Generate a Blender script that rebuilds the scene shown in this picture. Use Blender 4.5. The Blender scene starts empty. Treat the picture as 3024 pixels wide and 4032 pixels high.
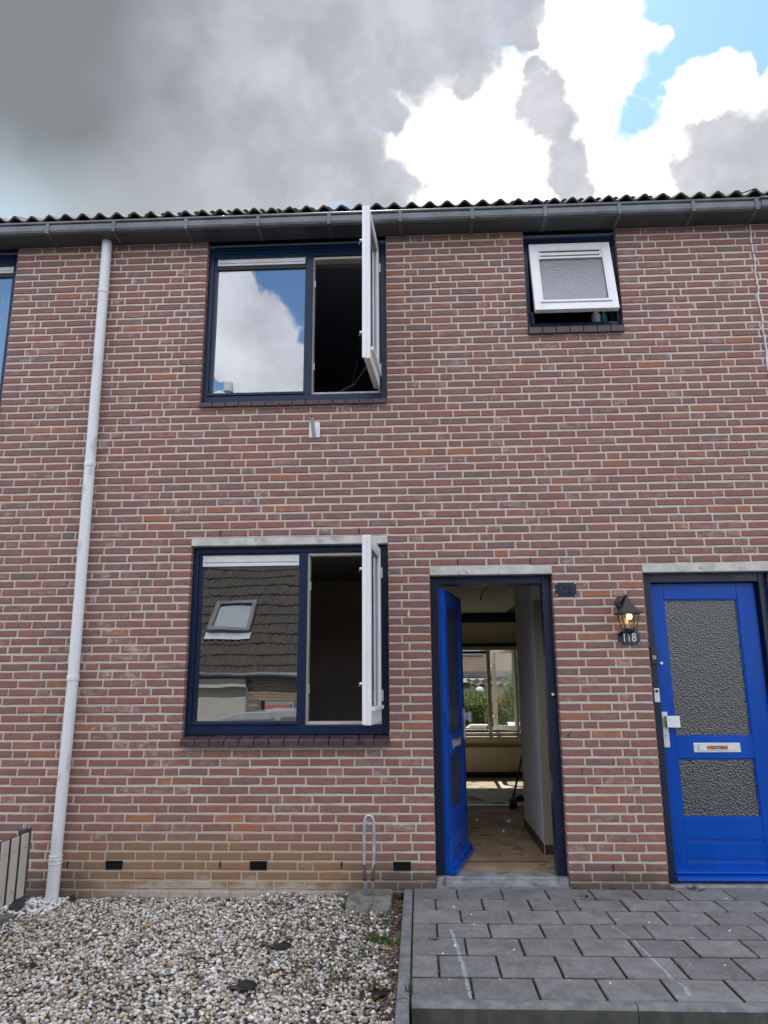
import bpy, math, random
import numpy as np
from mathutils import Vector, Matrix
random.seed(7); np.random.seed(7)
D = bpy.data; S = bpy.context.scene; COL = S.collection
rad = math.radians

# ------------------------------------------------------------------ camera
cam = D.cameras.new('camera'); camo = D.objects.new('camera', cam); COL.objects.link(camo)
yaw, pitch, roll = 0.0448334, 0.2267938, -0.0070041
fwd = Vector((-math.sin(yaw)*math.cos(pitch), math.cos(yaw)*math.cos(pitch), math.sin(pitch)))
rgt = Vector((math.cos(yaw), math.sin(yaw), 0)); upv = rgt.cross(fwd)
r2 = rgt*math.cos(roll)+upv*math.sin(roll); u2 = -rgt*math.sin(roll)+upv*math.cos(roll)
m = Matrix((r2, u2, -fwd)).transposed().to_4x4(); m.translation = (0, -5.5321, 1.3807)
camo.matrix_world = m
cam.sensor_fit = 'HORIZONTAL'; cam.sensor_width = 36; cam.lens = 34.59
cam.clip_start = 0.05; cam.clip_end = 400
S.camera = camo

# ------------------------------------------------------------------ sun, exposure
SUN_EL, SUN_AZ = 54.0, 1.0          # degrees; azimuth from +y towards +x
sun = D.lights.new('sun', 'SUN'); suno = D.objects.new('sun', sun); COL.objects.link(suno)
sun.energy = 4.4; sun.angle = rad(0.55); sun.color = (1, .95, .87)
sd = Vector((math.sin(rad(SUN_AZ))*math.cos(rad(SUN_EL)), math.cos(rad(SUN_AZ))*math.cos(rad(SUN_EL)), math.sin(rad(SUN_EL))))
suno.rotation_euler = sd.to_track_quat('Z', 'Y').to_euler(); suno.location = (0, 20, 30)
S.view_settings.view_transform = 'Standard'; S.view_settings.look = 'None'
S.view_settings.gamma = 1; S.view_settings.use_curve_mapping = False
S.view_settings.exposure = 0.38
S.render.engine = 'CYCLES'
S.cycles.max_bounces = 8; S.cycles.transparent_max_bounces = 8
S.cycles.caustics_reflective = False; S.cycles.caustics_refractive = False
S.cycles.sample_clamp_indirect = 6

# ------------------------------------------------------------------ node helper
class NT:
    def __init__(s, tree): s.t = tree; s.L = tree.links
    def n(s, typ, ins=None, **kw):
        nd = s.t.nodes.new(typ)
        for k, v in kw.items(): setattr(nd, k, v)
        for k, v in (ins or {}).items():
            i = nd.inputs[k]
            if hasattr(v, 'is_linked') or isinstance(v, bpy.types.NodeSocket): s.L.new(v, i)
            else: i.default_value = v
        return nd
    def math(s, op, a, b=0.0, c=0.0, clamp=False):
        nd = s.t.nodes.new('ShaderNodeMath'); nd.operation = op; nd.use_clamp = clamp
        for i, v in enumerate((a, b, c)):
            if isinstance(v, bpy.types.NodeSocket): s.L.new(v, nd.inputs[i])
            else: nd.inputs[i].default_value = v
        return nd.outputs[0]
    def vmath(s, op, a, b=(0, 0, 0)):
        nd = s.t.nodes.new('ShaderNodeVectorMath'); nd.operation = op
        for i, v in enumerate((a, b)):
            if isinstance(v, bpy.types.NodeSocket): s.L.new(v, nd.inputs[i])
            elif op == 'SCALE' and i == 1: nd.inputs['Scale'].default_value = v
            else: nd.inputs[i].default_value = v
        return nd.outputs['Value'] if op in ('DOT_PRODUCT', 'LENGTH', 'DISTANCE') else nd.outputs[0]
    def mr(s, v, a, b, c=0.0, d=1.0, smooth=True):
        nd = s.t.nodes.new('ShaderNodeMapRange'); nd.interpolation_type = 'SMOOTHSTEP' if smooth else 'LINEAR'
        nd.clamp = True if not smooth else nd.clamp
        s.L.new(v, nd.inputs[0])
        for i, x in enumerate((a, b, c, d)):
            if isinstance(x, bpy.types.NodeSocket): s.L.new(x, nd.inputs[i+1])
            else: nd.inputs[i+1].default_value = x
        return nd.outputs[0]
    def mix(s, f, a, b, blend='MIX'):
        nd = s.t.nodes.new('ShaderNodeMix'); nd.data_type = 'RGBA'; nd.blend_type = blend
        for i, v in ((0, f), (6, a), (7, b)):
            if isinstance(v, bpy.types.NodeSocket): s.L.new(v, nd.inputs[i])
            else: nd.inputs[i].default_value = (*v, 1) if isinstance(v, tuple) and len(v) == 3 else v
        return nd.outputs[2]
    def schlick(s):
        g = s.n('ShaderNodeNewGeometry'); c = s.math('ABSOLUTE', s.vmath('DOT_PRODUCT', g.outputs['Normal'], g.outputs['Incoming']))
        return s.math('MULTIPLY_ADD', s.math('POWER', s.math('SUBTRACT', 1.0, c, clamp=True), 5.0), .96, .04)
    def noise(s, vec, scale, detail=4, rough=.55, dist=0.0):
        nd = s.t.nodes.new('ShaderNodeTexNoise'); s.L.new(vec, nd.inputs['Vector'])
        nd.inputs['Scale'].default_value = scale; nd.inputs['Detail'].default_value = detail
        nd.inputs['Roughness'].default_value = rough; nd.inputs['Distortion'].default_value = dist
        return nd.outputs['Fac'], nd.outputs['Color']

# ------------------------------------------------------------------ sky: Nishita blue with a broken cloud deck (all in world directions)
def build_sky():
    W = D.worlds.new('World'); S.world = W; W.use_nodes = True
    T = NT(W.node_tree); W.node_tree.nodes.clear()
    dirv = T.n('ShaderNodeTexCoord').outputs['Generated']
    sky = T.n('ShaderNodeTexSky', sky_type='NISHITA')
    sky.sun_disc = False; sky.sun_elevation = rad(SUN_EL); sky.sun_rotation = rad(SUN_AZ)
    sky.air_density = 1.0; sky.dust_density = .6; sky.ozone_density = 1.6
    skyc = sky.outputs[0]
    def dv(az, el):
        a, e = rad(az), rad(el)
        return (math.sin(a)*math.cos(e), math.cos(a)*math.cos(e), math.sin(e))
    # ragged edges: push the direction about with two octaves of noise
    _, n1 = T.noise(dirv, 7, 3, .5); _, n2 = T.noise(dirv, 26, 5, .6)
    off1 = T.vmath('SCALE', T.vmath('SUBTRACT', n1, (.5, .5, .5)), .10)
    off2 = T.vmath('SCALE', T.vmath('SUBTRACT', n2, (.5, .5, .5)), .055)
    warp = T.vmath('NORMALIZE', T.vmath('ADD', T.vmath('ADD', dirv, off1), off2))
    soft = T.vmath('NORMALIZE', T.vmath('ADD', dirv, off1))
    def blobs(lst, vec, inner):
        out = None
        for az, el, r in lst:
            d = T.vmath('DOT_PRODUCT', vec, dv(az, el))
            v = T.mr(d, math.cos(rad(r*1.12)), math.cos(rad(r*inner)))
            out = v if out is None else T.math('MAXIMUM', out, v)
        return out
    WHITE = [(2.5,40.9,3.6),(6.6,41.4,3.0),(5.9,38.0,4.3),(0.6,38.9,2.3),(1.8,36.3,2.8),(8.5,35.8,3.6),(14.3,44.4,3.0),(16.6,45.2,2.7),(14.6,41.7,3.4),(18.1,42.0,3.0),(15.7,38.1,4.6),(21.1,42.8,1.3),(18.9,35.3,4.3),(21.9,37.5,3.0),(24.9,38.9,2.3),(26.8,39.1,1.6),(23.9,34.8,3.0),(28.0,37.7,2.0),(30.3,36.7,3.0),(21.5,32.8,3.6),(27.8,32.3,3.9),(36,33,5),(12,33,5)]
    GREY = [(-28.8,41.3,14.2),(-16.4,43.5,10.7),(-7.3,46.6,7.5),(-8.4,41.7,5.3),(-5.3,38.3,3.4),(-3.1,35.0,2.7),(-1.3,36.4,1.8),(-13.8,37.7,7.5),(-0.1,46.4,4.6),(-1.2,44.1,2.0),(4,47.8,2.6),(-2.2,41.5,2.0),(-20,56,14),(-44,45,14),(-60,40,12)]
    GREY2 = [(6.8,44.7,2.3),(5.8,43.4,1.2),(9.0,46.3,2.5),(10.5,44.5,1.2),(11.4,42.1,1.1),(12.3,40.1,1.8),(13.4,37.8,1.8),(14.1,36.1,1.2),(12.6,36.3,1.4),(26.2,35.8,2.7),(27.4,34.1,3.0),(24.3,34.9,2.0),(29.3,34.9,2.5),(25.9,37.3,1.1),(40,36,5)]
    # hole of open blue in the deck behind the street (seen mirrored in the panes)
    HOLES = [(-168.0,31.2,1.2),(-169.8,31.0,1.9),(-172.2,29.9,2.1),(-173.5,27.5,1.9),(-162.6,21.6,1.0),(-147,26,7),(24,43.5,5.5),(30,43,5.0),(19.6,39.9,1.2)]
    nb, _ = T.noise(dirv, 2.2, 6, .55, .3)
    back = T.mr(nb, .40, .55)                                 # general cumulus cover, any direction
    near = T.math('MULTIPLY', T.mr(T.vmath('DOT_PRODUCT', dirv, dv(4, 40)), math.cos(rad(45)), math.cos(rad(30))), 1.0)
    rear = T.mr(T.vmath('DOT_PRODUCT', dirv, dv(-167, 26)), math.cos(rad(18)), math.cos(rad(9)))
    cov = T.math('MULTIPLY', back, T.math('SUBTRACT', 1.0, near))
    cov = T.math('MAXIMUM', cov, rear)
    cov = T.math('MULTIPLY', cov, T.math('SUBTRACT', 1.0, blobs(HOLES, warp, .75)))
    gap = blobs([(22.6,41.9,1.3),(21.8,40.6,1.1),(20.6,39.4,1.4),(19.3,38.8,1.3)], warp, .4)
    white = T.math('MAXIMUM', cov, T.math('MULTIPLY', blobs(WHITE, warp, .86), T.math('SUBTRACT', 1.0, gap)))
    g1 = blobs(GREY, warp, .62); g2 = blobs(GREY2, warp, .62)
    # cloud brightness: bright rims around the sun gap, heavy grey to the left, lilac-white cumulus elsewhere
    fac_sun = T.mr(T.vmath('DOT_PRODUCT', soft, dv(5, 39)), math.cos(rad(25.5)), math.cos(rad(7.5)))
    nd, _ = T.noise(dirv, 5, 5, .5)
    nf, _ = T.noise(dirv, 14, 5, .55)
    lump = T.mr(nf, .3, .7, .82, 1.1)
    rearw = T.mix(T.mr(nd, .35, .65), (1.50, 1.52, 1.66), (1.82, 1.82, 1.88))
    wcol = T.mix(T.mr(T.vmath('DOT_PRODUCT', dirv, (0, 1, 0)), -.2, .3), rearw, (1.25, 1.25, 1.25))
    wcol = T.mix(1.0, wcol, lump, 'MULTIPLY')
    dark = T.mix(T.mr(T.noise(dirv, 3.2, 3, .45)[0], .35, .65), (.150, .168, .178), (.185, .205, .217))
    lite = T.mix(T.mr(nf, .3, .7), (.36, .375, .41), (.50, .515, .56))
    gcol = T.mix(fac_sun, dark, lite)
    sz = T.n('ShaderNodeSeparateXYZ', {0: soft})
    low = T.math('MULTIPLY', T.mr(sz.outputs[2], .625, .50), T.mr(sz.outputs[0], -.22, -.46))
    gcol = T.mix(T.math('MULTIPLY', low, .9), gcol, (.47, .565, .64))
    low2 = T.mr(T.vmath('DOT_PRODUCT', soft, dv(-20, 33.0)), math.cos(rad(8)), math.cos(rad(2)))
    gcol = T.mix(T.math('MULTIPLY', low2, .35), gcol, (.52, .55, .58))
    wcol = T.mix(T.math('MULTIPLY', rear, .34), wcol, T.mix(1, wcol, (.44, .455, .545), 'MULTIPLY'))
    K = 1/.14                                                  # the background runs at 0.14
    sc = lambda c: T.vmath('SCALE', c, K)
    back_gain = T.mr(T.vmath('DOT_PRODUCT', dirv, (0, 1, 0)), -.2, .3, 1.5, 1.0)
    skyc = T.vmath('SCALE', skyc, 1.0)
    T.L.new(back_gain, skyc.node.inputs['Scale'])
    skyc = T.mix(1, skyc, (1.02, 1.20, 1.32), 'MULTIPLY')
    skyc = T.mix(T.math('MULTIPLY', near, .62), skyc, sc((.27, .53, .74)))
    c = T.mix(white, skyc, sc(wcol))
    c = T.mix(g1, c, sc(gcol))
    c = T.mix(T.math('MULTIPLY', g2, .92), c, sc(T.mix(T.mr(nf, .3, .7), (.36, .37, .41), (.50, .51, .55))))
    # below the horizon: plain ground-coloured light
    up = T.mr(T.n('ShaderNodeSeparateXYZ', {0: dirv}).outputs[2], -.03, .02)
    c = T.mix(up, (.86, .86, .82), c)
    bg = T.n('ShaderNodeBackground', {'Color': c, 'Strength': 0.14})
    T.L.new(bg.outputs[0], T.n('ShaderNodeOutputWorld').inputs[0])
    W.cycles.sampling_method = 'MANUAL'; W.cycles.sample_map_resolution = 512
build_sky()

# ------------------------------------------------------------------ materials
def lin(*rgb): return tuple(((c/255)/12.92 if c/255 <= .04045 else ((c/255+.055)/1.055)**2.4) for c in rgb)
def newmat(name):
    M = D.materials.new(name); M.use_nodes = True; M.node_tree.nodes.clear()
    return M, NT(M.node_tree)
def finish(T, bsdf): T.L.new(bsdf, T.n('ShaderNodeOutputMaterial').inputs[0])
def mk(name, c1, c2=None, scale=6, rough=.6, bump=0.0, bscale=60, metal=0.0, stretch=(1, 1, 1), spec=.5, detail=5, coat=0.0, lo=.35, hi=.65, spots=None):
    M, T = newmat(name)
    P = T.n('ShaderNodeNewGeometry').outputs['Position']
    V = T.vmath('MULTIPLY', P, stretch)
    f, _ = T.noise(V, scale, detail, .6)
    col = T.mix(T.mr(f, lo, hi), c1, c2 or c1)
    if spots:                                    # (colour, scale, threshold)
        sf, _ = T.noise(V, spots[1], 3, .5)
        col = T.mix(T.mr(sf, spots[2], spots[2]+.05), col, spots[0])
    r = T.mr(f, .3, .7, max(.02, rough-.08), min(1, rough+.08))
    b = T.n('ShaderNodeBsdfPrincipled', {'Base Color': col, 'Roughness': r, 'Metallic': metal, 'Specular IOR Level': spec, 'Coat Weight': coat, 'Coat Roughness': .12})
    if bump:
        bf, _ = T.noise(V, bscale, 4, .6)
        T.L.new(T.n('ShaderNodeBump', {'Height': bf, 'Strength': min(1, bump), 'Distance': .004}).outputs[0], b.inputs['Normal'])
    finish(T, b.outputs[0]); return M

def brick_mat():
    M, T = newmat('brick')
    P = T.n('ShaderNodeNewGeometry').outputs['Position']
    at = T.n('ShaderNodeAttribute', attribute_name='tint'); sp = T.n('ShaderNodeSeparateColor', {0: at.outputs['Color']})
    tone, rnd, bloom = sp.outputs[0], sp.outputs[1], sp.outputs[2]
    ramp = T.n('ShaderNodeValToRGB', {0: tone}); cr = ramp.color_ramp
    stops = [(0, (.200, .124, .113)), (.25, (.236, .123, .106)), (.55, (.264, .127, .101)), (.82, (.302, .138, .098)), (1, (.345, .145, .082))]
    cr.elements[0].position = 0; cr.elements[1].position = 1
    for i, (p, c) in enumerate(stops):
        e = cr.elements[0] if i == 0 else cr.elements[-1] if i == len(stops)-1 else cr.elements.new(p)
        e.color = (*c, 1)
    for e, (p, c) in zip(sorted(cr.elements, key=lambda e: e.position), stops): e.color = (*c, 1)
    off = T.vmath('SCALE', at.outputs['Color'], 40.0); PV = T.vmath('ADD', P, off)
    f1, _ = T.noise(PV, 22, 6, .65); f2, _ = T.noise(PV, 160, 3, .6); f3, _ = T.noise(T.vmath('MULTIPLY', PV, (1, 1, 1.5)), 13, 6, .75)
    col = T.mix(T.mr(f1, .3, .7), ramp.outputs[0], T.mix(1, ramp.outputs[0], (.80, .82, .86), 'MULTIPLY'))
    col = T.mix(T.mr(f2, .35, .8, 0, .45), col, T.mix(1, col, (1.5, 1.4, 1.35), 'MULTIPLY'))
    # pale lime bloom on some bricks
    bl = T.math('MULTIPLY', T.mr(f3, .44, .72), bloom)
    col = T.mix(bl, col, (.50, .41, .38))
    # stains: ochre rust patch low on the wall, lime wash and grime at its foot
    xyz = T.n('ShaderNodeSeparateXYZ', {0: P}); X, Z = xyz.outputs[0], xyz.outputs[2]
    nf, _ = T.noise(P, 3.5, 5, .6)
    zz = T.math('ADD', Z, T.math('MULTIPLY', T.math('SUBTRACT', nf, .5), .35))
    och = T.math('MULTIPLY', T.mr(zz, .42, .16), T.math('MULTIPLY', T.mr(X, -2.7, -2.2), T.mr(X, .1, -.8)))
    col = T.mix(T.math('MULTIPLY', och, .72), col, (.26, .165, .085))
    lime = T.math('MULTIPLY', T.mr(zz, .07, -.02), T.math('MULTIPLY', T.mr(X, -2.4, -1.9), T.mr(X, -.4, -.75)))
    col = T.mix(T.math('MULTIPLY', lime, T.mr(f1, .25, .6, .45, .9)), col, (.46, .40, .36))
    foot = T.math('MULTIPLY', T.mr(zz, .20, .02), T.math('MAXIMUM', T.mr(X, -.7, -.2), T.mr(X, -2.2, -2.6)))
    col = T.mix(T.math('MULTIPLY', foot, .85), col, (.085, .072, .056))
    PXZ = T.n('ShaderNodeCombineXYZ', {0: X, 1: Z}).outputs[0]
    scf = None
    for a_, b_ in [((1.038,.986),(1.085,1.045)),((1.053,.986),(1.071,1.024)),((1.147,.797),(1.123,.725)),((1.283,.708),(1.228,.645)),((1.388,.838),(1.352,.807))]:
        v = T.mr(seg_dist(T, PXZ, a_, b_), .006, .002); scf = v if scf is None else T.math('MAXIMUM', scf, v)
    col = T.mix(T.math('MULTIPLY', scf, T.mr(f2, .35, .55, .1, .8)), col, (.03, .02, .02))
    b = T.n('ShaderNodeBsdfPrincipled', {'Base Color': col, 'Roughness': .86, 'Specular IOR Level': .3})
    h = T.math('ADD', T.math('MULTIPLY', f1, .6), T.math('MULTIPLY', f2, .5))
    T.L.new(T.n('ShaderNodeBump', {'Height': h, 'Strength': .55, 'Distance': .004}).outputs[0], b.inputs['Normal'])
    finish(T, b.outputs[0]); return M

def mortar_mat():
    M, T = newmat('mortar')
    P = T.n('ShaderNodeNewGeometry').outputs['Position']
    f1, _ = T.noise(P, 9, 5, .6); f2, _ = T.noise(P, 240, 3, .6)
    col = T.mix(T.mr(f1, .3, .7), (.58, .53, .455), (.66, .61, .53))
    col = T.mix(T.mr(f2, .3, .75, 0, .5), col, (.36, .33, .29))
    xyz = T.n('ShaderNodeSeparateXYZ', {0: P}); X, Z = xyz.outputs[0], xyz.outputs[2]
    nf, _ = T.noise(P, 3.5, 5, .6)
    zz = T.math('ADD', Z, T.math('MULTIPLY', T.math('SUBTRACT', nf, .5), .35))
    och = T.math('MULTIPLY', T.mr(zz, .62, .12), T.math('MULTIPLY', T.mr(X, -2.7, -2.2), T.mr(X, .1, -.8)))
    col = T.mix(T.math('MULTIPLY', och, .6), col, (.40, .31, .19))
    foot = T.math('MULTIPLY', T.mr(zz, .18, .0), T.math('MAXIMUM', T.mr(X, -.7, -.2), T.mr(X, -2.2, -2.6)))
    col = T.mix(T.math('MULTIPLY', foot, .75), col, (.14, .125, .10))
    b = T.n('ShaderNodeBsdfPrincipled', {'Base Color': col, 'Roughness': .95, 'Specular IOR Level': .2})
    T.L.new(T.n('ShaderNodeBump', {'Height': f2, 'Strength': .6, 'Distance': .004}).outputs[0], b.inputs['Normal'])
    finish(T, b.outputs[0]); return M

def tint_mat(name, rough=.8, var=.35, scale=60, bump=.4, spec=.3, trans=0.0):
    M, T = newmat(name)
    P = T.n('ShaderNodeNewGeometry').outputs['Position']
    at = T.n('ShaderNodeAttribute', attribute_name='tint').outputs['Color']
    f, _ = T.noise(P, scale, 4, .6)
    col = T.mix(T.mr(f, .3, .7, 0, var), at, T.mix(1, at, (.55, .52, .5), 'MULTIPLY'))
    b = T.n('ShaderNodeBsdfPrincipled', {'Base Color': col, 'Roughness': rough, 'Specular IOR Level': spec})
    if bump: T.L.new(T.n('ShaderNodeBump', {'Height': f, 'Strength': bump, 'Distance': .003}).outputs[0], b.inputs['Normal'])
    if trans:
        tr = T.n('ShaderNodeBsdfTranslucent', {'Color': col})
        finish(T, T.n('ShaderNodeMixShader', {0: trans, 1: b.outputs[0], 2: tr.outputs[0]}).outputs[0])
    else: finish(T, b.outputs[0])
    return M

def seg_dist(T, P, a, b):
    """distance in the ground plane from P to the segment a-b"""
    ax, ay = a; bx, by = b; dx, dy = bx-ax, by-ay; L2 = dx*dx+dy*dy
    v = T.vmath('SUBTRACT', P, (ax, ay, 0)); v = T.vmath('MULTIPLY', v, (1, 1, 0))
    t = T.math('MULTIPLY', T.vmath('DOT_PRODUCT', v, (dx, dy, 0)), 1/L2, clamp=True)
    c = T.n('ShaderNodeCombineXYZ', {0: T.math('MULTIPLY', t, dx), 1: T.math('MULTIPLY', t, dy)}).outputs[0]
    return T.vmath('DISTANCE', v, c)

def paving_mat():
    M, T = newmat('concrete paving')
    P = T.n('ShaderNodeNewGeometry').outputs['Position']
    oi = T.n('ShaderNodeObjectInfo').outputs['Random']
    f1, _ = T.noise(P, 7, 6, .65); f2, _ = T.noise(P, 190, 3, .6); f3, _ = T.noise(P, 30, 4, .6)
    base = T.mix(T.mr(f1, .3, .7), (.136, .133, .129), (.212, .208, .201))
    base = T.mix(1, base, T.n('ShaderNodeCombineColor', {0: T.mr(oi, 0, 1, .86, 1.14), 1: T.mr(oi, 0, 1, .86, 1.14), 2: T.mr(oi, 0, 1, .87, 1.14)}).outputs[0], 'MULTIPLY')
    base = T.mix(T.mr(f2, .45, .8, 0, .5), base, (.27, .27, .265))
    base = T.mix(T.mr(f3, .25, .45, .55, 0), base, (.075, .075, .07))
    f4, _ = T.noise(T.vmath('MULTIPLY', P, (1, .35, 1)), 42, 5, .7)
    base = T.mix(T.mr(f4, .42, .7, 0, .40), base, (.29, .29, .28))
    f5, _ = T.noise(P, 2.3, 5, .65)
    base = T.mix(T.mr(f5, .50, .68, 0, .40), base, (.085, .083, .078))
    # lichen discs
    for sc, th, wgt in ((6.0, .16, .55), (15, .13, .5)):
        wp = T.vmath('ADD', P, T.vmath('SCALE', T.noise(P, 24, 3)[1], .03))
        vo = T.n('ShaderNodeTexVoronoi', {'Vector': wp, 'Scale': sc}); vo.feature = 'F1'
        keep = T.math('GREATER_THAN', T.n('ShaderNodeSeparateColor', {0: vo.outputs['Color']}).outputs[0], .72)
        d = T.mr(vo.outputs['Distance'], th, th*.7)
        base = T.mix(T.math('MULTIPLY', T.math('MULTIPLY', d, keep), T.mr(f3, .35, .6, .15, wgt)), base, (.36, .37, .35))
    # children's chalk lines
    wp = T.vmath('ADD', P, T.vmath('SCALE', T.vmath('SUBTRACT', T.noise(P, 12, 2)[1], (.5, .5, .5)), .03))
    segs = [((.159, -.875), (.176, -1.12), .011), ((.176, -1.12), (.189, -1.36), .012), ((.189, -1.36), (.208, -1.80), .012),
            ((.16, -.872), (.777, -.815), .0045), ((1.085, -.77), (1.146, -1.05), .0065), ((1.146, -1.05), (1.166, -1.34), .008), ((1.166, -1.34), (1.177, -1.56), .010),
            ((1.186, -1.62), (1.207, -1.66), .008), ((1.207, -1.66), (1.19, -1.75), .012), ((.667, -1.30), (.658, -1.46), .004), ((.658, -1.46), (.69, -1.61), .006)]
    chalk = None
    for a, b, w in segs:
        v = T.mr(seg_dist(T, wp, a, b), w, w*.45)
        chalk = v if chalk is None else T.math('MAXIMUM', chalk, v)
    cf, _ = T.noise(P, 90, 3, .6)
    base = T.mix(T.math('MULTIPLY', chalk, T.mr(cf, .38, .6, .1, .85)), base, (.46, .48, .50))
    # soil and moss packed against the tile flanks
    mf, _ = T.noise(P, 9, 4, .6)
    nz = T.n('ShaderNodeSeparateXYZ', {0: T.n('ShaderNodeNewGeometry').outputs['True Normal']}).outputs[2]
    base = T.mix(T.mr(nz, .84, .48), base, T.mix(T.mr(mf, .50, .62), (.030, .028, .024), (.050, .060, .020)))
    b = T.n('ShaderNodeBsdfPrincipled', {'Base Color': base, 'Roughness': .85, 'Specular IOR Level': .3})
    h = T.math('ADD', T.math('MULTIPLY', f2, .6), f3)
    T.L.new(T.n('ShaderNodeBump', {'Height': h, 'Strength': .5, 'Distance': .004}).outputs[0], b.inputs['Normal'])
    finish(T, b.outputs[0]); return M

def pane_mat(name, refl=.36, tint=(.72, .76, .74)):
    M, T = newmat(name)
    P = T.n('ShaderNodeNewGeometry').outputs['Position']
    f, _ = T.noise(P, 1.6, 2, .5)
    bp = T.n('ShaderNodeBump', {'Height': f, 'Strength': .09, 'Distance': .02}).outputs[0]
    g = T.n('ShaderNodeBsdfGlossy', {'Color': (.96, .97, 1, 1), 'Roughness': .004, 'Normal': bp})
    t = T.n('ShaderNodeBsdfTransparent', {'Color': (*tint, 1)})
    lw = T.schlick()
    fac = T.math('MULTIPLY_ADD', lw, .9, refl-.036, clamp=True)
    finish(T, T.n('ShaderNodeMixShader', {0: fac, 1: t.outputs[0], 2: g.outputs[0]}).outputs[0]); return M

def obscure_mat(name, base, scale, strength, refl, rough=.12):
    M, T = newmat(name)
    P = T.n('ShaderNodeNewGeometry').outputs['Position']
    w = T.vmath('ADD', P, T.vmath('SCALE', T.noise(P, scale*.6, 2)[1], .6/scale))
    vo = T.n('ShaderNodeTexVoronoi', {'Vector': w, 'Scale': scale}); vo.feature = 'SMOOTH_F1'; vo.inputs['Smoothness'].default_value = .5
    f, _ = T.noise(w, scale*1.3, 2, .5)
    h = T.math('ADD', vo.outputs['Distance'], T.math('MULTIPLY', f, .8))
    bp = T.n('ShaderNodeBump', {'Height': h, 'Strength': strength, 'Distance': .008}).outputs[0]
    d = T.n('ShaderNodeBsdfDiffuse', {'Color': (*base, 1), 'Normal': bp})
    tl = T.n('ShaderNodeBsdfTranslucent', {'Color': (.30, .32, .32, 1), 'Normal': bp})
    dm = T.n('ShaderNodeMixShader', {0: .45, 1: d.outputs[0], 2: tl.outputs[0]})
    g = T.n('ShaderNodeBsdfGlossy', {'Color': (1, 1, 1, 1), 'Roughness': rough, 'Normal': bp})
    lw = T.schlick()
    fac = T.math('MULTIPLY_ADD', lw, 1.0, refl, clamp=True)
    finish(T, T.n('ShaderNodeMixShader', {0: fac, 1: dm.outputs[0], 2: g.outputs[0]}).outputs[0]); return M

def emit_mat(name, col, s):
    M, T = newmat(name); finish(T, T.n('ShaderNodeEmission', {'Color': (*col, 1), 'Strength': s}).outputs[0]); return M
def clear_mat():
    M, T = newmat('lamp glass')
    g = T.n('ShaderNodeBsdfGlossy', {'Roughness': .02}); t = T.n('ShaderNodeBsdfTransparent', {'Color': (.93, .9, .84, 1)})
    fac = T.math('MULTIPLY_ADD', T.schlick(), 1, .0, clamp=True)
    finish(T, T.n('ShaderNodeMixShader', {0: fac, 1: t.outputs[0], 2: g.outputs[0]}).outputs[0]); return M

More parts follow.
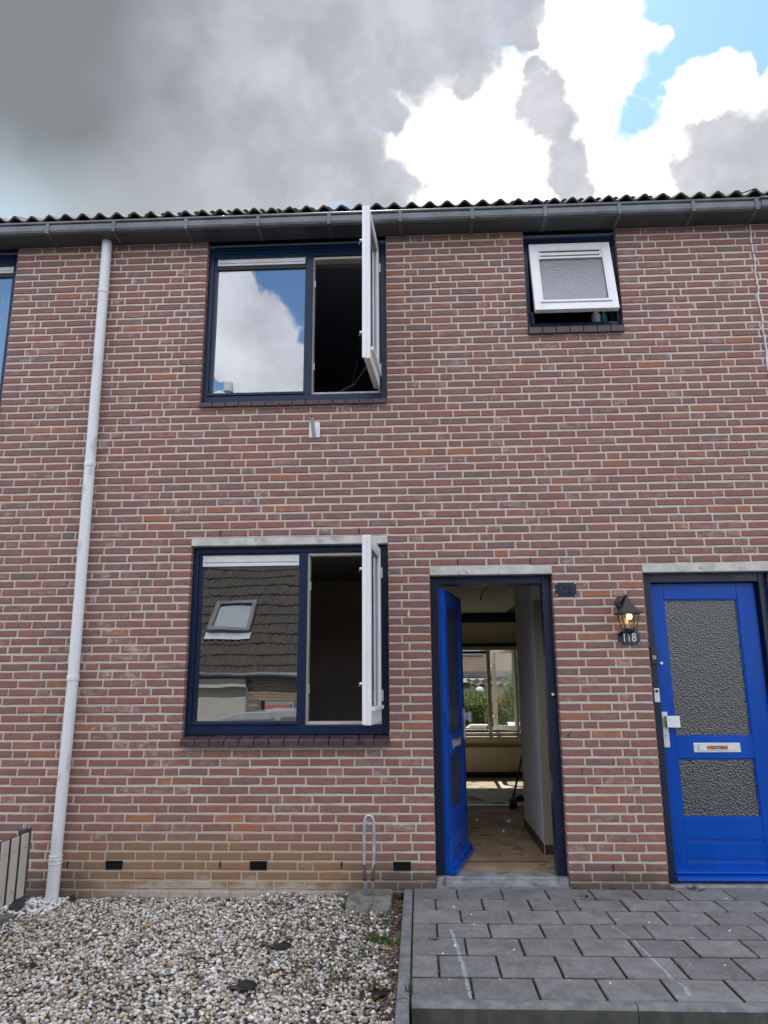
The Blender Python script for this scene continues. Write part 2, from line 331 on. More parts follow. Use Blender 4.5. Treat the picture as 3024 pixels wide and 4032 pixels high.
M_ = dict(
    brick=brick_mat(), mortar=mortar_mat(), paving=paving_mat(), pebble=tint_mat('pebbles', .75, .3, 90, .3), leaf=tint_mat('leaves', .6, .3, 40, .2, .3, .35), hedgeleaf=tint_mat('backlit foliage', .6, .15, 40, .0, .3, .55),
    lintel=mk('concrete lintel', (.42, .42, .39), (.58, .57, .53), 9, .9, .5, 110, spots=((.33, .32, .28), 14, .62)),
    navy=mk('dark blue gloss paint', (.0020, .0135, .046), (.0026, .0165, .056), 3, .32, .15, 45, stretch=(1, 1, .15), spec=.3, coat=.08),
    navydoor=mk('dark blue door frame paint', (.0040, .0105, .034), (.0075, .0165, .048), 5, .34, .35, 60, stretch=(1, 1, .12), spec=.35, coat=.05),
    blue=mk('bright blue door paint', (.0012, .062, .375), (.0020, .072, .44), 5, .26, .025, 60, stretch=(1, 1, .3), spec=.2, coat=.0, spots=((.012, .085, .36), 60, .74)),
    white=mk('white frame paint', (.74, .75, .76), (.80, .80, .81), 4, .35, .08, 50, spec=.5),
    cream=mk('old cream paint', (.50, .47, .40), (.60, .57, .50), 6, .5, .2, 60),
    alu=mk('white lacquered aluminium', (.70, .72, .73), (.76, .78, .79), 4, .3, 0, 50),
    steel=mk('brushed steel', (.60, .60, .58), (.72, .72, .70), 30, .32, .1, 200, metal=.85, stretch=(.2, 1, 4)),
    galv=mk('galvanised steel', (.42, .46, .50), (.58, .62, .66), 26, .42, .25, 90, metal=.7, spots=((.30, .29, .27), 18, .66)),
    zinc=mk('dark weathered zinc', (.110, .116, .128), (.165, .173, .188), 5, .5, .2, 25, stretch=(1, 3, 1), metal=.35),
    soffit=mk('darker zinc gutter base', (.055, .058, .064), (.085, .090, .098), 4, .6, .2, 25, metal=.15),  # for undersides and seams, darker than the gutter zinc
    tile=mk('dark roof tile', (.060, .057, .054), (.105, .100, .092), 9, .9, .5, 120, spots=((.13, .13, .10), 22, .64)),
    tile2=mk('brown roof tile', (.044, .037, .032), (.070, .060, .052), 7, .9, .4, 90),
    sill=mk('brown glazed sill tile', (.050, .030, .033), (.078, .048, .050), 14, .42, .2, 90, spots=((.13, .11, .10), 30, .68)),
    pvc=mk('light grey pvc pipe', (.64, .655, .67), (.70, .715, .73), 2.2, .38, .06, 30, stretch=(1, 1, .4), spots=((.52, .53, .53), 9, .60)),
    black=mk('black plastic', (.010, .011, .012), (.016, .017, .018), 6, .45, .1, 60),
    blackmetal=mk('black lantern paint', (.018, .019, .022), (.030, .031, .034), 9, .5, .3, 120),
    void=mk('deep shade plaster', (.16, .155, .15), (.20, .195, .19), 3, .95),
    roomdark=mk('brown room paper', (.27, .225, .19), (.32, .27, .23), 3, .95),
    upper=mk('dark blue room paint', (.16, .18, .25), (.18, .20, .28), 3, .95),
    plaster=mk('white textured wallpaper', (.72, .73, .75), (.80, .81, .83), 14, .9, .8, 120, stretch=(1, 1, .6)),
    creamwall=mk('cream wall', (.78, .71, .54), (.84, .77, .60), 5, .85, .15, 60),
    ceil=mk('hall ceiling', (.48, .47, .45), (.54, .53, .51), 4, .95),
    tan=mk('tan door paint', (.34, .29, .215), (.40, .345, .26), 5, .5, .1, 60, stretch=(1, 1, .2)),
    brownboard=mk('brown skirting', (.045, .030, .022), (.07, .048, .035), 8, .6),
    hallfloor=mk('worn brown floor', (.32, .215, .125), (.48, .33, .20), 4.5, .75, .25, 80, spots=((.21, .155, .10), 7, .58)),
    livingfloor=mk('dusty living room floor', (.50, .46, .385), (.60, .55, .46), 6, .8, .2, 80, spots=((.15, .135, .11), 4, .58)),
    radiator=mk('cream radiator enamel', (.72, .66, .46), (.76, .70, .50), 4, .45),
    conc=mk('mossy concrete', (.115, .110, .092), (.20, .195, .17), 11, .92, .6, 90, spots=((.085, .090, .062), 16, .60)),
    kerb=mk('grey kerb concrete', (.125, .128, .130), (.205, .208, .208), 12, .9, .5, 130, spots=((.30, .30, .29), 32, .66)),
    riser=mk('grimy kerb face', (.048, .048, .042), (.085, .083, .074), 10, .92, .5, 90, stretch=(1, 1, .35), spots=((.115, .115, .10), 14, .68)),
    step=mk('worn grey threshold', (.17, .172, .180), (.27, .272, .285), 13, .8, .4, 90, spots=((.13, .125, .12), 11, .60)),
    soil=mk('gravelly soil', (.055, .045, .034), (.115, .10, .078), 18, .95, .8, 70, spots=((.045, .055, .022), 5, .6)),
    sand=mk('joint sand', (.030, .029, .025), (.052, .050, .044), 20, .95, .5, 90, spots=((.055, .070, .022), 6, .60)),
    asphalt=mk('street paving', (.10, .10, .10), (.15, .15, .148), 6, .9, .3, 60),
    lawn=mk('garden soil and grass', (.05, .065, .03), (.09, .10, .05), 5, .95, .5, 40),
    slat=mk('beige fence slat', (.47, .42, .36), (.55, .50, .44), 7, .6, .2, 80, stretch=(2, 2, .15)),
    antr=mk('anthracite fence paint', (.028, .033, .038), (.040, .046, .052), 6, .5, .15, 60),
    pane=pane_mat('window pane', .27), pane2=pane_mat('far pane', .3),
    obscure=obscure_mat('hammered door glass', (.050, .054, .056), 84, .55, .055, .15),
    obscure2=obscure_mat('pebbled bathroom glass', (.12, .13, .16), 115, .35, .17, .2),
    lampglass=clear_mat(), bulb=emit_mat('warm lamp filament', (1, .66, .26), 9),
    numeral=mk('lightened enamel numerals', (.013, .020, .060), (.018, .027, .075), 9, .25),  # digits coloured lighter than the plate to stand for highlights on their raised edges
    gold=emit_mat('lamp filament holder', (1, .60, .12), 1.1),
    orange=mk('orange sticker print', (.80, .25, .02)), offwhite=mk('white print', (.72, .73, .74), None, 5, .5),
    plate=mk('dark blue enamel plate', (.0055, .0085, .028), (.007, .011, .034), 4, .28, .06, 40, coat=.2),
    grey=mk('grey aluminium', (.50, .51, .52), (.56, .57, .58), 9, .4, 0, 60, metal=.4),
    keywhite=mk('silver white aluminium', (.66, .67, .68), (.72, .73, .74), 9, .35, 0, 60, metal=.15),
    wood=mk('dark broom stick', (.045, .035, .028), (.07, .055, .042), 9, .6), dirt=mk('sweepings', (.012, .011, .010), (.03, .027, .024), 40, .95),
    paper=mk('white scrap', (.8, .8, .78)), teal=mk('teal bottle', (.03, .30, .27)), bottleblue=mk('blue white bottle', (.55, .58, .62), (.10, .12, .40), 60, .4),
    foam=mk('white foam bead', (.55, .55, .56), (.72, .72, .72), 30, .8, .5, 120, spots=((.25, .25, .26), 24, .6)),
    brick2=mk('brown brick', (.30, .225, .17), (.38, .29, .225), 3, .9), mortar2=mk('pale mortar', (.56, .54, .50)),
    shutter=mk('white shutter', (.74, .76, .80), (.78, .80, .84), 3, .5), shutterbeige=mk('beige roller shutter', (.48, .45, .40), (.54, .51, .46), 3, .6),
    corr=mk('corrugated sheet', (.05, .05, .05), (.09, .088, .085), 5, .9), shed=mk('grey shed render', (.20, .19, .16), (.30, .28, .24), 5, .9),
    redpaint=mk('faded red paint', (.46, .13, .10), (.52, .16, .13), 5, .6), opp=mk('shaded brown brick', (.14, .115, .095), (.20, .165, .135), 6, .9),
    carpaint=mk('silver car paint', (.44, .46, .48), None, 3, .25, metal=.3, coat=.5), tyre=mk('tyre rubber', (.012, .012, .012), None, 5, .8),
    bluebin=mk('blue plastic', (.015, .10, .38), (.02, .13, .45), 5, .4), whitecloth=mk('white plastic sheet', (.75, .76, .78), None, 5, .5),
    chair=mk('chrome tube', (.6, .6, .6), None, 5, .25, metal=.9), rubber=mk('black film scrap', (.010, .010, .011), (.02, .02, .02), 20, .4),
    flue=mk('white enamel flue', (.75, .77, .79), None, 5, .4),
)

# ------------------------------------------------------------------ mesh builder
class MB:
    def __init__(s): s.v = []; s.f = []; s.t = []; s.cur = None
    def add(s, vs, fs):
        b = len(s.v); s.v += [tuple(v) for v in vs]; s.f += [tuple(i+b for i in f) for f in fs]
        s.t += [s.cur]*len(fs); return s
    def box(s, x0, x1, y0, y1, z0, z1):
        vs = [(x0,y0,z0),(x1,y0,z0),(x1,y1,z0),(x0,y1,z0),(x0,y0,z1),(x1,y0,z1),(x1,y1,z1),(x0,y1,z1)]
        return s.add(vs, [(0,3,2,1),(4,5,6,7),(0,1,5,4),(1,2,6,5),(2,3,7,6),(3,0,4,7)])
    def obox(s, M, hx, hy, hz):
        vs = [M @ Vector(p) for p in [(-hx,-hy,-hz),(hx,-hy,-hz),(hx,hy,-hz),(-hx,hy,-hz),(-hx,-hy,hz),(hx,-hy,hz),(hx,hy,hz),(-hx,hy,hz)]]
        return s.add(vs, [(0,3,2,1),(4,5,6,7),(0,1,5,4),(1,2,6,5),(2,3,7,6),(3,0,4,7)])
    def extrude_x(s, prof, x0, x1):            # prof: closed (y,z) polygon
        n = len(prof); vs = [(x0,y,z) for y,z in prof]+[(x1,y,z) for y,z in prof]
        fs = [(i,(i+1)%n,n+(i+1)%n,n+i) for i in range(n)]+[tuple(range(n))[::-1], tuple(range(n,2*n))]
        return s.add(vs, fs)
    def tube(s, pts, r, seg=10, caps=True):
        pts = [Vector(p) for p in pts]; rr = r if isinstance(r, (list, tuple)) else [r]*len(pts)
        rings = []; ref = None
        for i, p in enumerate(pts):
            d = (pts[min(i+1, len(pts)-1)]-pts[max(i-1, 0)]).normalized()
            if ref is None: ref = Vector((0,0,1)) if abs(d.z) < .9 else Vector((1,0,0))
            a = (ref - d*ref.dot(d)).normalized(); ref = a; b = d.cross(a)
            rings.append([p+(a*math.cos(2*math.pi*k/seg)+b*math.sin(2*math.pi*k/seg))*rr[i] for k in range(seg)])
        vs = [v for r_ in rings for v in r_]; fs = []
        for i in range(len(rings)-1):
            for k in range(seg): fs.append((i*seg+k, i*seg+(k+1)%seg, (i+1)*seg+(k+1)%seg, (i+1)*seg+k))
        if caps: fs += [tuple(range(seg))[::-1], tuple(range((len(rings)-1)*seg, len(rings)*seg))]
        return s.add(vs, fs)
    def lathe(s, prof, c, seg=16, square=False, rot=0.0):     # prof: list of (r,z)
        n = 4 if square else seg; rot = math.pi/4 if square else rot; k = math.sqrt(2) if square else 1
        vs = [(c[0]+r*k*math.cos(2*math.pi*i/n+rot), c[1]+r*k*math.sin(2*math.pi*i/n+rot), c[2]+z) for r, z in prof for i in range(n)]
        fs = [(j*n+i, j*n+(i+1)%n, (j+1)*n+(i+1)%n, (j+1)*n+i) for j in range(len(prof)-1) for i in range(n)]
        fs += [tuple(range(n))[::-1], tuple(range((len(prof)-1)*n, len(prof)*n))]
        return s.add(vs, fs)
    def ball(s, c, r, seg=10, rings=6, sc=(1,1,1)):
        vs = []; fs = []
        for j in range(rings+1):
            th = math.pi*j/rings
            for i in range(seg):
                a = 2*math.pi*i/seg; vs.append((c[0]+r*sc[0]*math.sin(th)*math.cos(a), c[1]+r*sc[1]*math.sin(th)*math.sin(a), c[2]-r*sc[2]*math.cos(th)))
        for j in range(rings):
            for i in range(seg): fs.append((j*seg+i, j*seg+(i+1)%seg, (j+1)*seg+(i+1)%seg, (j+1)*seg+i))
        return s.add(vs, fs)
    def frame_xz(s, x0, x1, z0, z1, wl, wr, wb, wt, y0, y1):   # four butted bars
        s.box(x0, x0+wl, y0, y1, z0, z1); s.box(x1-wr, x1, y0, y1, z0, z1)
        if wb: s.box(x0+wl, x1-wr, y0, y1, z0, z0+wb)
        if wt: s.box(x0+wl, x1-wr, y0, y1, z1-wt, z1)
        return s
    def mesh(s, name, mat, origin=(0,0,0), smooth=False):
        me = D.meshes.new(name); o = Vector(origin)
        me.from_pydata([tuple(Vector(v)-o) for v in s.v], [], s.f); me.update()
        if any(t is not None for t in s.t):
            at = me.attributes.new('tint', 'FLOAT_COLOR', 'FACE')
            at.data.foreach_set('color', np.array([(*(t or (.5,.5,.5)), 1.0) for t in s.t], dtype=np.float32).ravel())
        if smooth: me.polygons.foreach_set('use_smooth', [True]*len(me.polygons))
        me.materials.append(mat); return me
    def build(s, name, mat, parent=None, origin=(0,0,0), smooth=False, bevel=0.0, label=None):
        ob = D.objects.new(name, s.mesh(name, mat, origin, smooth)); COL.objects.link(ob); ob.location = origin
        if parent is not None: ob.parent = parent
        if bevel:
            b = ob.modifiers.new('bevel', 'BEVEL'); b.width = bevel; b.segments = 2; b.limit_method = 'ANGLE'; b.angle_limit = rad(40)
        if label: ob['label'] = label
        return ob
def smooth_angle(ob, deg=40):
    try: ob.data.set_sharp_from_angle(angle=rad(deg))
    except Exception: pass
    return ob
def tag(o, label=None, cat=None, group=None, kind=None):
    if label: o['label'] = label
    if cat: o['category'] = cat
    if group: o['group'] = group
    if kind: o['kind'] = kind
    return o
def thing(name, label, cat, loc=(0,0,0), rz=0.0, group=None, parent=None):
    o = D.objects.new(name, None); COL.objects.link(o); o.location = loc; o.rotation_euler = (0,0,rz); o.empty_display_size = .05
    return tag(o, label, cat, group)
def empty(name, parent, loc=(0,0,0), rot=(0,0,0)):
    o = D.objects.new(name, None); COL.objects.link(o); o.location = loc; o.rotation_euler = rot; o.parent = parent; o.empty_display_size = .05
    return o
def cells(x0, x1, z0, z1, holes):
    """rectangles covering [x0,x1]x[z0,z1] minus the holes (x0,x1,z0,z1)"""
    zs = sorted({z0, z1, *[min(max(h[k], z0), z1) for h in holes for k in (2, 3)]})
    for a, b in zip(zs, zs[1:]):
        if b-a < 1e-6: continue
        zm = (a+b)/2; segs = [(x0, x1)]
        for h in holes:
            if h[2] < zm < h[3]:
                new = []
                for s0, s1 in segs:
                    if h[1] <= s0 or h[0] >= s1: new.append((s0, s1)); continue
                    if h[0] > s0: new.append((s0, h[0]))
                    if h[1] < s1: new.append((h[1], s1))
                segs = new
        for s0, s1 in segs:
            if s1-s0 > 1e-6: yield s0, s1, a, b
def holed(mb, x0, x1, z0, z1, holes, y0, y1):
    for a, b, c, d in cells(x0, x1, z0, z1, holes): mb.box(a, b, y0, y1, c, d)
    return mb
def text_obj(name, s, size, mat, parent, M, extrude=.001, bevel=0.0, bold=0.0):
    cu = D.curves.new(name, 'FONT'); cu.body = s; cu.size = size; cu.extrude = extrude; cu.bevel_depth = bevel; cu.align_x = 'CENTER'; cu.align_y = 'CENTER'; cu.offset = bold
    tmp = D.objects.new(name+'_tmp', cu); COL.objects.link(tmp)
    bpy.context.view_layer.update()
    me = D.meshes.new_from_object(tmp.evaluated_get(bpy.context.evaluated_depsgraph_get()))
    D.objects.remove(tmp); D.curves.remove(cu)
    me.name = name; me.materials.clear(); me.materials.append(mat); me.transform(M)
    o = D.objects.new(name, me); COL.objects.link(o); o.parent = parent; return o
def face_view(x, y, z, sx=1.0): return Matrix.Translation((x, y, z)) @ Matrix.Rotation(rad(90), 4, 'X') @ Matrix.Diagonal((sx, 1, 1, 1))

# ================================================================== SETTING: ground
g = MB()
YS = [(-90,-.85),(-9,-.85),(-6,-.55),(-2.05,-.27),(5.9,-.27),(90,-.27)]
vs = [(x, y, z) for y, z in YS for x in (-90, 90)]
g.add(vs, [(2*i, 2*i+1, 2*i+3, 2*i+2) for i in range(len(YS)-1)])
tag(g.build('street', M_['asphalt']), kind='structure')
gg = MB().add([(-60,5.9,-.06),(60,5.9,-.06),(60,60,-.06),(-60,60,-.06)], [(0,1,2,3)])
tag(gg.build('garden_ground', M_['lawn']), kind='structure')

# ================================================================== BUILDING
C = 0.0625; Z0 = 2.2248
ZT = 5.045                                            # wall top under the gutter
W1 = (-1.735, -.222, .925, 2.478); W2 = (-1.730, -.220, 3.537, 5.2); W3 = (.930, 1.690, 4.100, 5.2)
D1 = (.095, 1.005, -.4, 2.2248); D2 = (1.675, 2.605, -.4, 2.2248); W0 = (-4.90, -3.385, 3.537, 5.2)
OPEN = [W1, W2, W3, D1, D2, W0]
house = thing('brick_house', 'two-storey red brick terraced house with dark blue frames and bright blue front doors', 'house')
XL, XR = -6.2, 4.2
mort = holed(MB(), XL, XR, -.35, ZT, [(a-.004, b+.004, c, d) for a, b, c, d in OPEN]+[(vx-.062, vx+.062, .105, .167) for vx in (-2.947, -2.172, -1.145, -.140)], .006, .10)
wall = mort.build('wall', M_['mortar'], house)

def brick_geo(mb, x0, x1, z0, z1, tint):
    j = lambda s=.0016: random.uniform(-s, s)
    yf = random.uniform(-.0022, .0018); c = .0038; cy = .0042
    mb.cur = tint
    o = [(x0+j(), z0+j()), (x1+j(), z0+j()), (x1+j(), z1+j()), (x0+j(), z1+j())]
    mx, mz = (x0+x1)/2+j(.02), (z0+z1)/2
    # uneven top and bottom edge: a mid vertex each
    ring = [o[0], (mx, z0+j(.0022)), o[1], o[2], (mx, z1+j(.0022)), o[3]]
    ins = [(c, c), (0, c), (-c, c), (-c, -c), (0, -c), (c, -c)]
    fr = [(x+a+j(.001), yf, z+b+j(.001)) for (x, z), (a, b) in zip(ring, ins)]
    mid = [(x, yf+cy, z) for x, z in ring]; bk = [(x, .099, z) for x, z in ring]
    fs = [(0,1,4,5), (1,2,3,4)] + [(i, 6+i, 6+(i+1)%6, (i+1)%6)[::1] for i in range(6)] + [(6+i, 12+i, 12+(i+1)%6, 6+(i+1)%6) for i in range(6)]
    mb.add(fr+mid+bk, fs)

VENTS = [-2.947, -2.172, -1.145, -.140]
bricks = []                                            # (x0,x1,z0,z1)
prev = []
for row in range(-46, 42):
    zt = Z0 - row*C - .0035; zb = zt - .0465; zm = (zt+zb)/2
    if zt > ZT: continue
    segs = [(XL, XR)]
    for h in OPEN:
        if h[2] < zm < h[3]:
            new = []
            for a, b in segs:
                if h[1] <= a or h[0] >= b: new.append((a, b)); continue
                if h[0] > a: new.append((a, h[0]))
                if h[1] < b: new.append((h[1], b))
            segs = new
    if row == 33:
        for vx in VENTS:
            new = []
            for a, b in segs:
                if a < vx < b: new += [(a, vx-.066), (vx+.066, b)]
                else: new.append((a, b))
            segs = new
    for wx in {33: (-2.506, -1.416, -.561, 1.305), -5: (-1.517, -.440), -1: (.306, .850)}.get(row, ()):
        new = []
        for a, b in segs: new += [(a, wx-.0065), (wx+.0065, b)] if a < wx < b else [(a, b)]
        segs = new
    joints = []
    for a, b in segs:
        x = a; last_h = False; k = 0
        while b-x > .02:
            rem = b-x
            if rem <= .222: L = rem
            else:
                st = .203 if not (k == 0 and a > XL) else (.203 if row % 2 else .150)
                if k == 0 and a == XL: st = random.choice([.06, .12, .18])
                opts = [st, .0965] if (random.random() > .25 or last_h or k == 0) else [.0965, st]
                if rem < .33: opts = [.0965, .15]
                L = opts[0]
                for cand in opts:
                    xe = x+cand+.006
                    if min([abs(xe-p) for p in prev] or [1]) > .028 and (rem-cand-.012 > .07): L = cand; break
                if rem-L-.012 < .05: L = rem-.012-.0965 if rem > .2 else rem
            last_h = L < .11; k += 1
            bricks.append((x, x+L, zb, zt)); joints.append(x+L+.0065); x += L+.013
    prev = joints

cpos = Vector((0, -5.5321, 1.3807))
def seen_area(b):
    x, z = (b[0]+b[1])/2, (b[2]+b[3])/2
    v = Vector((x, 0, z))-cpos; d = v.dot(fwd)
    sx, sy = v.dot(r2)/d*2905.6/1512, v.dot(u2)/d*2905.6/2016
    if abs(sx) > .985 or abs(sy) > .985: return 0
    if -2.65 < x < -2.50 or (z < -.03): return 0
    return (b[1]-b[0])*(b[3]-b[2])/d**2*(v.normalized().dot(Vector((0,1,0))))
order = sorted(range(len(bricks)), key=lambda i: -seen_area(bricks[i]))
single = set(order[:300])
rest = MB()
def brick_tint(b):
    x, z = (b[0]+b[1])/2, (b[2]+b[3])/2; hd = (b[1]-b[0]) < .11
    r = random.random()
    tone = random.gauss(.42, .13)
    if hd and r < .35: tone = random.uniform(.55, .9)
    if r > .975: tone = random.uniform(.85, 1.0)
    if r < .06: tone = random.uniform(0, .12)
    lowz = max(0, min(1, (2.6-z)/2.2)); tone += .12*lowz-.05      # tone shifts redder towards the lower courses
    bloom = random.random()**4*.45
    if hd and random.random() < .30: bloom = random.uniform(.45, .85)
    if random.random() < .035: bloom = random.uniform(.4, .8)
    if abs(x+2.35) < .35 and .9 < z < 2.2 and random.random() < .4: bloom = random.uniform(.6, 1)
    if abs(x+1.85) < .25 and .4 < z < 1.1 and random.random() < .4: bloom = random.uniform(.6, 1)
    return (max(0, min(1, tone)), random.random(), bloom)
for i, b in enumerate(bricks):
    t = brick_tint(b)
    if i in single:
        mb = MB(); brick_geo(mb, *b, t)
        mb.build('brick', M_['brick'], wall, origin=((b[0]+b[1])/2, .05, (b[2]+b[3])/2))
    else: brick_geo(rest, *b, t)
tag(rest.build('bricks', M_['brick'], wall), kind='stuff')

# air bricks and weep holes
for vx in VENTS:
    z = .137; f = MB().frame_xz(vx-.060, vx+.060, z-.027, z+.027, .006, .006, .005, .005, .002, .04)
    f.box(vx-.054, vx+.054, .03, .04, z-.022, z+.022)
    for k in range(17): f.box(vx-.052+k*.0064, vx-.050+k*.0064, .008, .03, z-.022, z+.022)
    f.box(vx-.054, vx+.054, .006, .030, z-.0015, z+.0015)
    f.build('air_brick', M_['black'], wall)
for x, z in [(-2.506,.137),(-1.416,.140),(-.561,.140),(1.305,.133),(-1.517,2.512),(-.440,2.512),(.306,2.262),(.850,2.262)]:
    mb = MB(); w = .0055
    mb.add([(x-w,.0035,z-.026),(x+w*.7,.0035,z-.028),(x+w,.0035,z+.02),(x,.0035,z+.029),(x-w*1.1,.0035,z+.01),(x-w,.02,z-.026),(x+w*.7,.02,z-.028),(x+w,.02,z+.02),(x,.02,z+.029),(x-w*1.1,.02,z+.01)],
           [(0,1,2,3,4),(0,5,6,1),(1,6,7,2),(2,7,8,3),(3,8,9,4),(4,9,5,0)])
    mb.build('weep_hole', M_['black'], wall)

# lintels
for x0, x1, zt in ((-1.737, -.221, 2.474), (.093, 1.006, 2.223), (1.673, 2.64, 2.223)):
    MB().box(x0, x1, -.003, .105, zt-.060, zt).build('lintel', M_['lintel'], house, bevel=.004)

# window sills of brown glazed tiles
def sill(x0, x1, zt_back, zt_front, zb, yf, n, lip=.0):
    base = MB().box(x0+.002, x1-.002, .0, .16, zb-.010, zt_back-.030).build('window_sill', M_['mortar'], house)
    w = (x1-x0+lip*2)/n
    for i in range(n):
        a = x0-lip+i*w+.0028; b = x0-lip+(i+1)*w-.0028; dz = random.uniform(-.0012, .0012)
        MB().extrude_x([(yf, zb+dz), (.07, zb+dz), (.07, zt_back+dz), (yf+.006, zt_front+dz), (yf, zt_front-.006+dz)][::-1], a, b).build('sill_tile', M_['sill'], base, bevel=.003)
sill(-1.735, -.222, 1.010, .985, .937, -.052, 14)
sill(-1.730, -.220, 3.592, 3.578, 3.541, -.034, 14)
sill(.930, 1.690, 4.176, 4.160, 4.102, -.034, 7)
sill(-4.90, -3.385, 3.592, 3.578, 3.541, -.034, 14)

def ventilator(parent, x0, x1, z0, z1, y):
    v = MB(); h = z1-z0
    v.box(x0+.012, x1-.012, y, y+.02, z0+h*.40, z1-h*.06)
    v.box(x0, x1, y-.008, y+.02, z0, z0+h*.24)
    v.box(x0, x0+.012, y-.006, y+.02, z0+h*.24, z1); v.box(x1-.012, x1, y-.006, y+.02, z0+h*.24, z1)
    v.box(x0+.012, x1-.012, y+.012, y+.022, z0+h*.24, z0+h*.40)
    v.box(x0+.012, x1-.012, y-.004, y+.018, z1-h*.06, z1)
    v.build('ventilator', M_['alu'], parent, bevel=.002)

def casement(parent, hinge, w, z0, z1, ux, uy, locks, t=.046):
    """white sash swung out on its right-hand hinge; local x runs from hinge to free edge, local y is the room side"""
    ang = math.atan2(uy, ux)
    c = MB()
    zb = z0+.085; zt = z1-.058
    c.box(0, .055, 0, t, z0, z1); c.box(w-.055, w, 0, t, z0, z1); c.box(.055, w-.055, 0, t, z0, zb); c.box(.055, w-.055, 0, t, zt, z1)
    s = empty('casement', parent, hinge, (0, 0, ang))
    return s, c, zb, zt
# NB: local +y after rotation by ang (pointing to -y world) faces +x, so the outside of the sash is local y = t
def make_window(x0, x1, zb, zt, glass, vent, mull, openbox, yf=.06, panel_from=None, style='low', fixed='left'):
    win = MB()
    il, ir = x0+.043, x1-.054
    win.box(x0, il, yf, .17, zb, zt); win.box(ir, x1, yf, .17, zb, zt)
    win.box(il, ir, yf-.004, .17, zb, zb+.066)                      # bottom rail
    if style == 'low': win.box(il, ir, yf, .17, zt-.050, zt)
    else: win.box(il, ir, yf, .17, 4.922, zt)
    w = win.build('window', M_['navy'], house, bevel=.004)
    top = zt-.050 if style == 'low' else 4.922
    MB().box(mull[0], mull[1], yf-.002, .17, zb+.066, top).build('mullion', M_['navy'], w, bevel=.004)
    gx0, gx1, gz0, gz1 = glass
    fa, fb = (il, mull[0]) if fixed == 'left' else (mull[1], ir)
    bd = MB().frame_xz(fa, fb, zb+.066, top, gx0-fa, fb-gx1, gz0-zb-.066, top-vent[1], yf+.014, .12)
    bd.box(fa-.006, fb+.006, yf-.012, yf+.02, zb+.068, zb+.090)
    bd.build('glazing_bead', M_['navy'], w, bevel=.003)
    MB().box(gx0-.01, gx1+.01, .100, .106, gz0-.005, gz1+.004).build('pane', M_['pane'], w)
    MB().box(gx0, gx1, .085, .115, gz1, vent[0]).build('glass_rail', M_['black' if style != 'low' else 'navy'], w)
    ventilator(w, gx0, gx1, vent[0], vent[1], .082)
    return w
w1 = make_window(-1.735, -.222, 1.012, 2.414, (-1.664, -.911, 1.108, 2.262), (2.264, 2.350), (-.896, -.842), None)
w2 = make_window(-1.730, -.220, 3.598, ZT, (-1.660, -.906, 3.700, 4.826), (4.858, 4.933), (-.899, -.837), None, style='up')
w0 = make_window(-4.90, -3.385, 3.598, ZT, (-4.05, -3.452, 3.700, 4.826), (4.858, 4.933), (-4.20, -4.13), None, style='up', fixed='right')
# the left neighbour pair is mirrored: fill its far half with a second fixed light
MB().box(-4.85, -4.20, .100, .106, 3.67, 4.92).build('pane', M_['pane'], w0)
for k in range(9):
    x = -4.05+k*.068; MB().tube([(x+.02*math.sin(k*1.7), .30+.02*math.cos(k*2.1), 3.6), (x+.012*math.sin(k*2.3), .30, 4.95)], .034, 8).build('curtain_fold', M_['offwhite'], w0)
# upper panel boards of the two upper windows
for (a, b), w in (((-1.73+.043, -.22-.054), w2), ((-4.857, -3.44), w0)):
    for zz in (4.955, 4.985, 5.015): MB().box(a, b, .052, .0595, zz, zz+.024).build('board', M_['navy'], w, bevel=.003)
# cream inner rebates and keeps of the opened lights
for w, zb_, zt_ in ((w1, 1.080, 2.362), (w2, 3.666, 4.920)):
    r = MB(); a, b = -.842, -.277
    r.box(a, a+.013, .085, .165, zb_+.001, zt_-.001); r.box(b-.013, b, .085, .165, zb_+.001, zt_-.001); r.box(a+.013, b-.013, .085, .165, zb_+.001, zb_+.022); r.box(a+.013, b-.013, .085, .165, zt_-.022, zt_-.001)
    r.build('rebate', M_['cream'], w)
    for fz in (.20, .80):
        z = zb_+(zt_-zb_)*fz; MB().box(a+.0135, a+.025, .088, .106, z-.032, z+.032).build('lock_plate', M_['grey'], w, bevel=.003)

